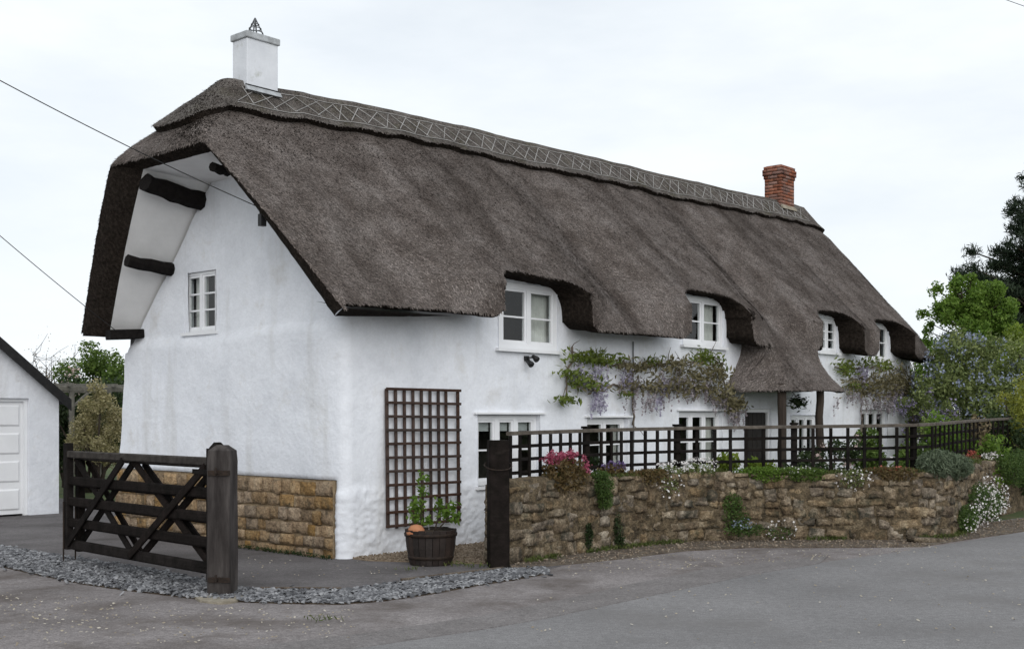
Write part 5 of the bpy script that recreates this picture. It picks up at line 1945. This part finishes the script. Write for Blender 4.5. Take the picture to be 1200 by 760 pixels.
def ellip_pts(n, c, r, rng=RNG, hollow=0.5):
    d = rng.normal(size=(n, 3)); d /= np.linalg.norm(d, axis=1)[:, None]
    q = hollow + (1 - hollow) * rng.random((n, 1)) ** 0.7
    return np.array(c) + d * q * np.array(r)


def wall_plant(name, label, cat, u, inward, z, blobs, size, mat, flowers=None, n=600, fsize=0.03, group=None, stems=6, aspect=0.4, up=0.5, droop=0.0, fname='flowers', heads=0):
    """blobs: (along, inward, z, ra, ri, rz, weight) relative to the root on the wall top"""
    p, d, nrm, q = at_wall(u, 0, inward)
    o = thing(name, label, cat, (p.x, p.y, z), math.atan2(d.y, d.x), group)
    tot = sum(b[6] for b in blobs)
    P = np.concatenate([ellip_pts(int(n * b[6] / tot), b[:3], b[3:6], hollow=0.35) for b in blobs])
    mb = MB()
    for _ in range(stems):
        b = random.choice(blobs)
        tip = np.array(b[:3]) + RNG.normal(size=3) * np.array(b[3:6]) * 0.4
        mb.tube([(0, 0, 0), tuple(np.array(tip) * 0.5 + np.array([0, 0, 0.03])), tuple(tip)], [0.009, 0.007, 0.004], 4)
    mb.build('stem', M_BARK, o)
    leaves('foliage', P, size, mat, o, aspect=aspect, up=up, droop=droop)
    if flowers:
        for (nf, blob, fm_) in flowers:
            if heads:
                hc = ellip_pts(max(4, nf // heads), blob[:3], np.array(blob[3:6]) * 1.1, hollow=0.3)
                hc[:, 2] += np.abs(RNG.normal(size=len(hc))) * 0.03
                FP = hc[RNG.integers(len(hc), size=nf)] + RNG.normal(size=(nf, 3)) * 0.020
            else:
                FP = ellip_pts(nf, blob[:3], blob[3:6], hollow=0.55)
            leaves(fname, FP, fsize, fm_, o, aspect=0.95, up=0.8)
    return o


wall_plant('red_valerian', 'red valerian with crimson flower heads spilling over the wall by the black post', 'flowering plant', 645, 0.14, 1.0,
           [(-0.12, -0.05, 0.08, 0.22, 0.18, 0.18, 3), (0.15, -0.05, 0.10, 0.24, 0.18, 0.16, 3), (0.0, -0.16, -0.07, 0.30, 0.07, 0.14, 2), (0.3, -0.1, 0.0, 0.14, 0.12, 0.12, 1)], 0.06, G_RUST,
           [(520, (-0.2, -0.03, 0.24, 0.17, 0.15, 0.07), F_PINK), (620, (0.18, -0.03, 0.24, 0.24, 0.16, 0.07), F_PINK), (130, (0.38, -0.12, 0.08, 0.07, 0.07, 0.10), F_PINK)], 1500, 0.026, heads=24)
wall_plant('trailing_cushion', 'rounded fresh green cushion plant hanging down the wall beside the red valerian', 'plant', 681, -0.04, 0.85,
           [(0.0, -0.06, 0.02, 0.15, 0.13, 0.20, 3), (0.02, -0.06, -0.17, 0.12, 0.11, 0.14, 2), (-0.02, 0.0, 0.16, 0.12, 0.13, 0.07, 1)], 0.035, G_MID, None, 3000, aspect=0.3)
wall_plant('purple_salvia', 'dusky plant with small violet flowers behind the green cushion', 'flowering plant', 712, 0.22, 0.98,
           [(0, 0, 0.07, 0.28, 0.13, 0.09, 1)], 0.05, G_RUST, [(150, (0, -0.03, 0.13, 0.25, 0.10, 0.07), F_VIOLET)], 500)
wall_plant('white_fleabane', 'broad clump of white daisies on the wall top between two fence posts', 'flowering plant', 792, 0.14, 0.96,
           [(-0.25, -0.02, 0.04, 0.28, 0.16, 0.10, 2), (0.28, 0.0, 0.05, 0.30, 0.17, 0.12, 2), (-0.33, -0.14, -0.12, 0.2, 0.07, 0.16, 1)], 0.04, G_CEAN,
           [(140, (-0.2, -0.03, 0.11, 0.3, 0.17, 0.10), F_WHITE), (170, (0.3, -0.02, 0.12, 0.36, 0.20, 0.13), F_WHITE), (60, (-0.33, -0.16, -0.12, 0.26, 0.06, 0.22), F_WHITE)], 1100, 0.034)
wall_plant('aubrieta', 'deep green trailing plant climbing the wall face below the fence', 'plant', 848, -0.05, 0.12,
           [(0.0, 0.0, 0.42, 0.16, 0.09, 0.16, 2), (0.05, -0.02, 0.22, 0.22, 0.10, 0.18, 2), (0.15, -0.08, 0.05, 0.34, 0.12, 0.10, 2)], 0.04, G_MID,
           [(60, (0.12, -0.1, 0.14, 0.2, 0.06, 0.08), F_BLUE)], 1700, 0.03)
wall_plant('white_fleabane', 'small spray of white daisies hanging over the wall top right of the porch', 'flowering plant', 993, 0.04, 0.93,
           [(0, -0.06, -0.05, 0.2, 0.08, 0.14, 1)], 0.035, G_CEAN, [(75, (0, -0.09, -0.06, 0.32, 0.06, 0.20), F_WHITE)], 420, 0.032)
wall_plant('white_fleabane', 'few white daisies at the foot of the wall in the verge', 'flowering plant', 905, -0.10, 0.03,
           [(0, 0, 0.08, 0.22, 0.08, 0.10, 1)], 0.035, G_MID, [(34, (0, -0.03, 0.14, 0.26, 0.08, 0.16), F_WHITE)], 220, 0.032)
wall_plant('silver_lavender', 'rounded grey-green bush sitting on the wall before the corner', 'shrub', 1090, 0.14, 0.98,
           [(-0.1, -0.03, 0.10, 0.42, 0.28, 0.22, 3), (0.28, -0.06, 0.05, 0.34, 0.28, 0.20, 2)], 0.075, G_GREY, None, 5200, aspect=0.2, up=1.1)
wall_plant('red_wallflower', 'loose brick-red flowers beside the grey-green bush', 'flowering plant', 1132, 0.22, 1.0,
           [(0, 0, 0.05, 0.3, 0.16, 0.10, 1)], 0.05, G_RUST, [(230, (0, -0.02, 0.10, 0.34, 0.17, 0.10), F_RED)], 420, 0.026, heads=14)
wall_plant('white_fleabane', 'large cascade of white daisies down the wall beyond its corner', 'flowering plant', 1104, -0.10, 0.40,
           [(-0.1, 0.0, -0.18, 0.55, 0.14, 0.22, 3), (0.9, 0.0, 0.0, 0.7, 0.14, 0.34, 3), (2.0, 0.0, -0.08, 0.7, 0.14, 0.32, 3), (2.9, 0.0, -0.12, 0.5, 0.12, 0.25, 1)], 0.045, G_MID,
           [(80, (-0.3, -0.12, -0.16, 0.6, 0.10, 0.26), F_WHITE), (190, (0.9, -0.12, 0.05, 0.95, 0.12, 0.46), F_WHITE), (170, (2.1, -0.12, -0.02, 1.0, 0.12, 0.40), F_WHITE), (60, (2.9, -0.1, -0.1, 0.5, 0.1, 0.25), F_WHITE)], 6000, 0.032)
wall_plant('cushion_shrub', 'dense mid-green rounded shrub on the wall at the right edge', 'shrub', 1158, -0.12, 0.80,
           [(0.1, -0.05, 0.05, 0.8, 0.36, 0.36, 3), (1.2, -0.05, -0.1, 0.7, 0.34, 0.36, 2), (-0.4, -0.02, 0.12, 0.4, 0.25, 0.22, 1)], 0.05, G_MID, None, 6500, aspect=0.3)
wall_plant('pink_valerian', 'pinkish red flowers beyond the fence at the right edge', 'flowering plant', 1192, 0.65, 1.18,
           [(0.1, 0, 0.0, 0.6, 0.2, 0.14, 1)], 0.05, G_RUST, [(420, (0.1, -0.05, 0.10, 0.6, 0.22, 0.13), F_RED)], 600, 0.03, heads=14)
wall_plant('white_fleabane', 'small white daisies on the wall top beside the brick-red flowers', 'flowering plant', 1150, 0.16, 1.03,
           [(0, 0, 0, 0.4, 0.14, 0.07, 1)], 0.04, G_CEAN, [(150, (0, -0.04, 0.05, 0.45, 0.15, 0.07), F_WHITE)], 350, 0.034)
wall_plant('wall_fern', 'dark green weed tuft in the lower wall face near the black post', 'plant', 667, -0.02, 0.06,
           [(0, -0.02, 0.16, 0.07, 0.05, 0.18, 1)], 0.05, G_DARK, None, 320, aspect=0.3)
wall_plant('wall_fern', 'dark green weed tuft low on the wall below the cushion plant', 'plant', 702, -0.02, 0.10,
           [(0, -0.02, 0.20, 0.08, 0.05, 0.22, 1), (0.05, -0.02, 0.0, 0.11, 0.05, 0.1, 1)], 0.05, G_DARK, None, 420, aspect=0.3)
wall_plant('fence_climber', 'leafy climber twining over the fence near its far end', 'climber', 1150, 0.33, 1.05,
           [(0.0, 0.0, 0.30, 0.35, 0.10, 0.30, 2), (0.3, 0, 0.50, 0.25, 0.10, 0.25, 1), (-0.3, 0, 0.55, 0.2, 0.1, 0.22, 1)], 0.065, G_BRONZE, None, 700, aspect=0.5)

for (u_, lab, mt, fl) in ((745, 'low rusty stonecrop mat on the wall top left of the broad daisies', G_RUST, None), (885, 'fresh green low mat on the wall top before the front door', G_BRIGHT, None),
                          (930, 'small white daisies and green leaves on the wall top before the porch post', G_SOFT, (60, (0, -0.05, 0.03, 0.30, 0.12, 0.07), F_WHITE)), (1035, 'rust tinted low mat on the wall top left of the grey-green bush', G_RUST, (40, (0, -0.04, 0.05, 0.3, 0.1, 0.05), F_RED))):
    wall_plant('stonecrop', lab, 'plant', u_, 0.10, 0.97, [(0, -0.04, 0.02, 0.42, 0.16, 0.07, 2), (0.1, -0.11, -0.05, 0.30, 0.06, 0.09, 1)], 0.045, mt, [fl] if fl else None, 1500, 0.03)
# moss, stonecrop and grass along the wall top and at its foot
P = []
for q in np.arange(0.5, 10.5, 0.0016):
    p, d, nrm = WP.frame(q)
    if vnoise(np.array([[q * 1.1, 3.3, 0.2]]), 1.0, 77)[0] < -0.35: continue
    off_ = random.uniform(-0.01, 0.40)
    P.append((p.x + nrm.x * off_, p.y + nrm.y * off_, wall_h(q) + random.uniform(-.03 if off_ < 0.1 else 0.0, .05)))
o = leaves('wall_top_moss', np.array(P), 0.060, G_GRASS, None, aspect=0.25, up=1.2)
tag(o, 'low grass and stonecrop growing along the wall top', 'ground cover', kind='stuff')
P = []
for q in np.arange(0.3, 10.8, 0.0035):
    p, d, nrm = WP.frame(q)
    if vnoise(np.array([[q * 1.6, 7.7, 0.9]]), 1.0, 78)[0] < 0.05: continue
    off_ = -abs(random.gauss(0, 0.07))
    P.append((p.x + nrm.x * off_, p.y + nrm.y * off_, random.uniform(0.01, .06)))
o = leaves('verge_grass', np.array(P), 0.065, G_GRASS, None, aspect=0.18, up=1.4)
tag(o, 'tufts of grass and weeds at the foot of the garden wall', 'grass', kind='stuff')
P = []
for (u, v, n, r) in ((535, 662, 40, 0.10), (560, 665, 26, 0.08), (480, 668, 20, 0.06), (378, 727, 26, 0.08), (500, 652, 20, 0.1)):
    x, y = ground(u, v)
    for _ in range(n): P.append((x + random.gauss(0, r), y + random.gauss(0, r * .7), random.uniform(0.005, 0.05)))
o = leaves('driveway_weeds', np.array(P), 0.06, G_GRASS, None, aspect=0.2, up=1.3)
tag(o, 'few weeds sprouting round the barrel and the chippings', 'weeds', kind='stuff')
# moss at the foot of the gable
P = []
for _ in range(500):
    t = random.uniform(0.1, 2.8); q = l2w(-0.10 - abs(random.gauss(0, .03)), t, random.uniform(0.0, 0.05)); P.append(q[:])
o = leaves('gable_weeds', np.array(P), 0.045, G_DARK, None, aspect=0.3, up=1.0)
tag(o, 'low moss and weeds along the foot of the gable plinth', 'weeds', kind='stuff')


# ------------------------------------------------------------------ garden shrubs behind the fence
def garden_shrub(name, label, cat, u, Y, z_top, rx, n, size, mat, flower=None, zb=0.0, k=14, rc=None, group=None, aspect=0.5, ry=None, fsize=0.05, fname='flowers', trans=None, rz=None, stem_mat=None):
    x = (u - CXP) / FPX * Y
    h = z_top - zb
    ry = ry or rx * 0.8
    rzz = rz or h * 0.5
    c = (0, 0, h - rzz)
    C, R = ellipsoid_clumps(c, (rx, ry, rzz), k, rc or min(rx, rzz) * 0.42)
    C[:, 2] = np.maximum(C[:, 2], 0.08)
    P, Nn = clump_points(n, C, R, shell=0.35)
    P = P[P[:, 2] > 0.0]
    st = []
    for i in range(min(k, 9)):
        e = C[i]
        st.append(([(random.uniform(-.05, .05), random.uniform(-.05, .05), -0.05), (e[0] * .4, e[1] * .4, e[2] * .5), tuple(e)], 0.012 + 0.012 * h))
    fl = None
    if flower:
        nf, fmat = flower
        HC, _ = clump_points(max(6, nf // 16), C, R * 1.05, shell=0.85)
        FP = HC[RNG.integers(len(HC), size=nf)] + RNG.normal(size=(nf, 3)) * np.array([0.045, 0.045, 0.06]) * (fsize / 0.05)
        FP = FP[(FP[:, 1] < ry * 0.5) & (FP[:, 2] > 0.1)]
        fl = (FP, fsize, fmat, fname)
    return shrub(name, label, cat, (x, Y, zb), st, P, size, mat, group, fl, stem_mat, aspect=aspect)


# right side beyond the cottage
garden_shrub('ceanothus', 'large ceanothus bush with dusty blue flowers beyond the cottage end', 'shrub', 1140, 26.5, 3.75, 1.55, 22000, 0.095, G_CEAN, (6200, F_BLUE), k=60, rc=0.42, ry=1.2, fsize=0.050)
garden_shrub('ceanothus', 'smaller lilac-blue ceanothus against the far corner of the cottage', 'shrub', 1082, 25.0, 2.75, 0.62, 6500, 0.07, G_CEAN, (2100, F_DUSK), k=24, rc=0.24, fsize=0.05)
garden_shrub('golden_shrub', 'yellow-green feathery shrub above the fence at the right edge', 'shrub', 1196, 23.0, 2.55, 0.72, 9000, 0.07, G_GOLD, None, k=26, rc=0.28, aspect=0.3)
garden_shrub('ceanothus', 'blue ceanothus bush at the right edge behind the golden shrub', 'shrub', 1215, 27.0, 3.5, 1.3, 9000, 0.085, G_CEAN, (1500, F_BLUE), k=26, rc=0.45, fsize=0.05)
garden_shrub('laurel_hedge', 'low bright green leafy shrub just behind the fence corner', 'shrub', 1110, 21.3, 1.86, 1.0, 4200, 0.09, G_BRIGHT, None, k=22, rc=0.28)
garden_shrub('rose_bush', 'pale green rose bush behind the fence right of the porch', 'shrub', 1040, 20.0, 1.72, 0.72, 4200, 0.085, G_SOFT, (60, F_WHITE), k=14, rc=0.22)
garden_shrub('hydrangea', 'white flowering bush behind the fence near the porch posts', 'shrub', 980, 19.6, 1.5, 0.66, 3400, 0.08, G_DARK, (700, F_PALEPINK), k=16, rc=0.22, fsize=0.06)
garden_shrub('white_rose', 'low white flowering plant behind the fence left of the porch posts', 'shrub', 940, 19.0, 1.20, 0.4, 1500, 0.07, G_DARK, (420, F_WHITE), k=12, rc=0.17, fsize=0.05)
garden_shrub('spurge', 'lime green leafy plant behind the fence before the porch', 'plant', 862, 18.6, 1.40, 0.46, 1500, 0.10, G_LIME, None, k=9, rc=0.16)
garden_shrub('spurge', 'small lime plant behind the fence under the three-light window', 'plant', 900, 18.9, 1.05, 0.35, 500, 0.10, G_LIME, None, k=8, rc=0.15)
garden_shrub('dark_shrub', 'dark purple leafed shrub behind the fence before the two-light window', 'shrub', 702, 16.9, 1.32, 0.22, 700, 0.07, G_DARK, None, k=8, rc=0.12)
garden_shrub('garden_bush', 'green bush behind the far fence panel', 'shrub', 1165, 22.6, 1.75, 0.9, 3400, 0.085, G_DARK, None, k=16, rc=0.3)

# left background
garden_shrub('green_bush', 'fresh green bushy tree behind the garage and cottage gap', 'tree', 116, 33.0, 4.0, 1.35, 17000, 0.11, G_SOFT, None, k=64, rc=0.40)
garden_shrub('flowering_cherry', 'pale pink blossoming shrub behind the garage roof', 'shrub', 76, 29.5, 3.35, 0.55, 2600, 0.08, G_MID, (1300, F_PALEPINK), k=18, rc=0.22, fsize=0.075)
garden_shrub('variegated_shrub', 'cream variegated shrub beside the gable end', 'shrub', 114, 23.6, 2.5, 0.52, 8500, 0.06, G_CREAM, None, k=46, rc=0.19, zb=0.35)
garden_shrub('dark_hedge', 'dark leafy hedge filling the gap behind the open gate', 'hedge', 104, 27.5, 2.75, 1.3, 9000, 0.11, G_DARK, None, k=34, rc=0.42)

# pergola
px, py = (84 - CXP) / FPX * 24.6, 24.6
PG = thing('pergola', 'weathered grey timber pergola between garage and cottage', 'pergola', (px, py, 0), TH)
for (x, y) in ((0, 0), (1.5, 0), (0, 1.6), (1.5, 1.6)):
    beam('post', (x, y, 0), (x, y, 2.30), 0.09, 0.09, M_PERGOLA, PG, (1, 0, 0))
for y in (0, 1.6):
    beam('beam', (-0.3, y, 2.35), (1.8, y, 2.35), 0.06, 0.11, M_PERGOLA, PG)
for x in (-0.1, 0.4, 0.9, 1.4):
    beam('rafter', (x, -0.25, 2.43), (x, 1.85, 2.43), 0.045, 0.07, M_PERGOLA, PG)
beam('brace', (0.0, 0.0, 1.95), (0.4, 0.0, 2.30), 0.05, 0.05, M_PERGOLA, PG)


# ------------------------------------------------------------------ trees
def tree(name, label, u, Y, trunk_h, clumpC, clumpR, n, size, mat, tr=0.2, aspect=0.55, flat=1.0, shell=0.3, up=0.3, group=None, lean=0.0):
    x = (u - CXP) / FPX * Y
    o = thing(name, label, 'tree', (x, Y, 0), 0.0, group)
    C = np.array(clumpC); R = np.array(clumpR)
    top = C[:, 2].max()
    mb = MB()
    tp = [(lean * z * 0.5 + random.uniform(-.05, .05), random.uniform(-.05, .05), z) for z in np.linspace(-0.1, top * 0.9, 8)]
    mb.tube(tp, [tr * (1 - 0.85 * i / 7) for i in range(8)], 9)
    mb.build('trunk', M_BARK, o, True)
    mb = MB()
    for c in C:
        z0 = max(trunk_h * 0.8, min(top * 0.85, c[2] - 0.35 * math.hypot(c[0], c[1])))
        a = np.array([lean * z0 * 0.5, 0, z0])
        mid = (a + c) / 2 + np.array([0, 0, -0.05 * np.linalg.norm(c - a)])
        mb.tube([a, mid, c], [tr * 0.28, tr * 0.18, tr * 0.06], 5)
    mb.build('branches', M_BARK, o, True)
    P, Nn = clump_points(n, C, R, shell=shell, flat=flat)
    leaves('crown', P, size, mat, o, aspect=aspect, up=up, N=Nn, nbias=0.5)
    return o


rng = np.random.default_rng(44)
# dark pine: spreading irregular whorls with upswept tips
C, R = [], []
for z in np.arange(4.2, 12.3, 0.62):
    rmax = 4.4 * (1 - ((z - 5.0) / 7.9)) if z > 5.0 else 4.0
    rmax = max(rmax, 0.35)
    nb = int(5 + rmax * 2.2)
    for k in range(nb):
        a = 2 * PI * (k + rng.random()) / nb
        reach = rmax * rng.uniform(0.72, 1.08)
        m_ = max(2, int(reach / 0.55))
        for j in range(m_):
            f = (j + 1) / m_
            rr = reach * f
            C.append([rr * math.cos(a) + rng.normal() * .10, rr * math.sin(a) + rng.normal() * .10, z + 0.45 * f * f + rng.normal() * 0.12])
            R.append(0.30 + 0.26 * rng.random())
tree('pine_tree', 'tall dark pine tree rising behind the garden at the right edge', 1240, 45.0, 3.5, C, R, 110000, 0.26, G_PINE, tr=0.32, aspect=0.13, flat=0.75, shell=0.1, up=0.7)
C, R = ellipsoid_clumps((0, 0, 3.8), (1.55, 1.5, 2.3), 80, 0.36, rng, zlo=-0.9)
C2, R2 = ellipsoid_clumps((0.05, 0, 3.9), (1.85, 1.7, 2.6), 70, 0.27, rng, zlo=-0.6, inner=0.80)
C, R = np.concatenate([C, C2]), np.concatenate([R, R2])
tree('leafy_tree', 'fresh light green broadleaf tree beside the pine', 1132, 38.0, 1.2, C, R, 36000, 0.115, G_BRIGHT, tr=0.14, shell=0.1)
C, R = ellipsoid_clumps((0, 0, 2.9), (0.9, 1.1, 1.9), 40, 0.36, rng, zlo=-0.9)
tree('leafy_tree', 'lime green broadleaf tree at the right edge below the pine', 1212, 33.0, 1.0, C, R, 13000, 0.11, G_LIME, tr=0.12)


def bare_tree(label, u, Y, h, spread, n, seed, cat='tree'):
    r_ = np.random.default_rng(seed)
    x = (u - CXP) / FPX * Y
    o = thing('bare_tree', label, cat, (x, Y, 0))
    mb = MB(); mb.tube([(0, 0, -0.1), (0.05, 0, h * 0.3), (0, 0.05, h * 0.55)], [0.11, 0.08, 0.05], 7); mb.build('trunk', M_BARK, o, True)
    mb = MB(); tips = []
    for _ in range(n):
        z0 = h * r_.uniform(0.25, 0.55)
        a = np.array([0, 0, z0])
        dr = np.array([r_.normal(), r_.normal(), 0.9]); dr /= np.linalg.norm(dr)
        b = a + dr * np.array([spread, spread, h * 0.5]) * r_.uniform(0.5, 0.95)
        m1 = (a + b) / 2 + r_.normal(size=3) * 0.12
        mb.tube([a, m1, b], [0.028, 0.018, 0.006], 4)
        for _ in range(7):
            f = r_.uniform(0.35, 1)
            p = a + (b - a) * f
            e = p + r_.normal(size=3) * np.array([.35, .35, .28]) + np.array([0, 0, .15])
            mb.tube([p, (p + e) / 2 + r_.normal(size=3) * .04, e], [0.010, 0.007, 0.004], 3); tips.append(e)
    mb.build('branches', M_BARK, o)
    tips = np.array(tips)
    P = np.repeat(tips, 5, 0) + r_.normal(size=(len(tips) * 5, 3)) * 0.10
    leaves('leaf_buds', P, 0.06, G_BRONZE, o, rng=r_)
    return o


bare_tree('twiggy half-bare tree behind the white garage roof', 48, 37.0, 4.45, 1.5, 40, 3)
bare_tree('faint twiggy tree just past the right end of the thatch', 1066, 46.0, 5.55, 1.4, 30, 4)
# far hedge line closing the horizon
C, R = [], []
for x in np.arange(-60, 90, 1.1):
    y = 62 + 6 * math.sin(x * 0.07)
    C.append([x, y, rng.uniform(0.6, 1.6)]); R.append(rng.uniform(0.9, 1.5))
P, _ = clump_points(30000, C, R, shell=0.5)
o = leaves('distant_hedge', P, 0.35, G_DARK, None)
tag(o, 'distant field hedge beyond the gardens', 'hedge', kind='stuff')

# repeats of one kind share a group
GROUPS = {'white_fleabane': 'white daisies growing on the garden wall', 'gate_post': 'timber gate posts at the driveway', 'ceanothus': 'ceanothus bushes beyond the cottage',
          'spurge': 'lime green plants behind the fence', 'wall_fern': 'weed tufts in the wall face', 'wisteria': 'wisterias trained on the front wall', 'cable': 'thin cables',
          'leafy_tree': 'leafy trees at the right edge', 'bare_tree': 'twiggy half-bare trees', 'stonecrop': 'low mats on the wall top'}
for ob in bpy.data.objects:
    if ob.parent is None and 'category' in ob and 'group' not in ob:
        gname = GROUPS.get(ob.name.split('.')[0])
        if gname: ob['group'] = gname
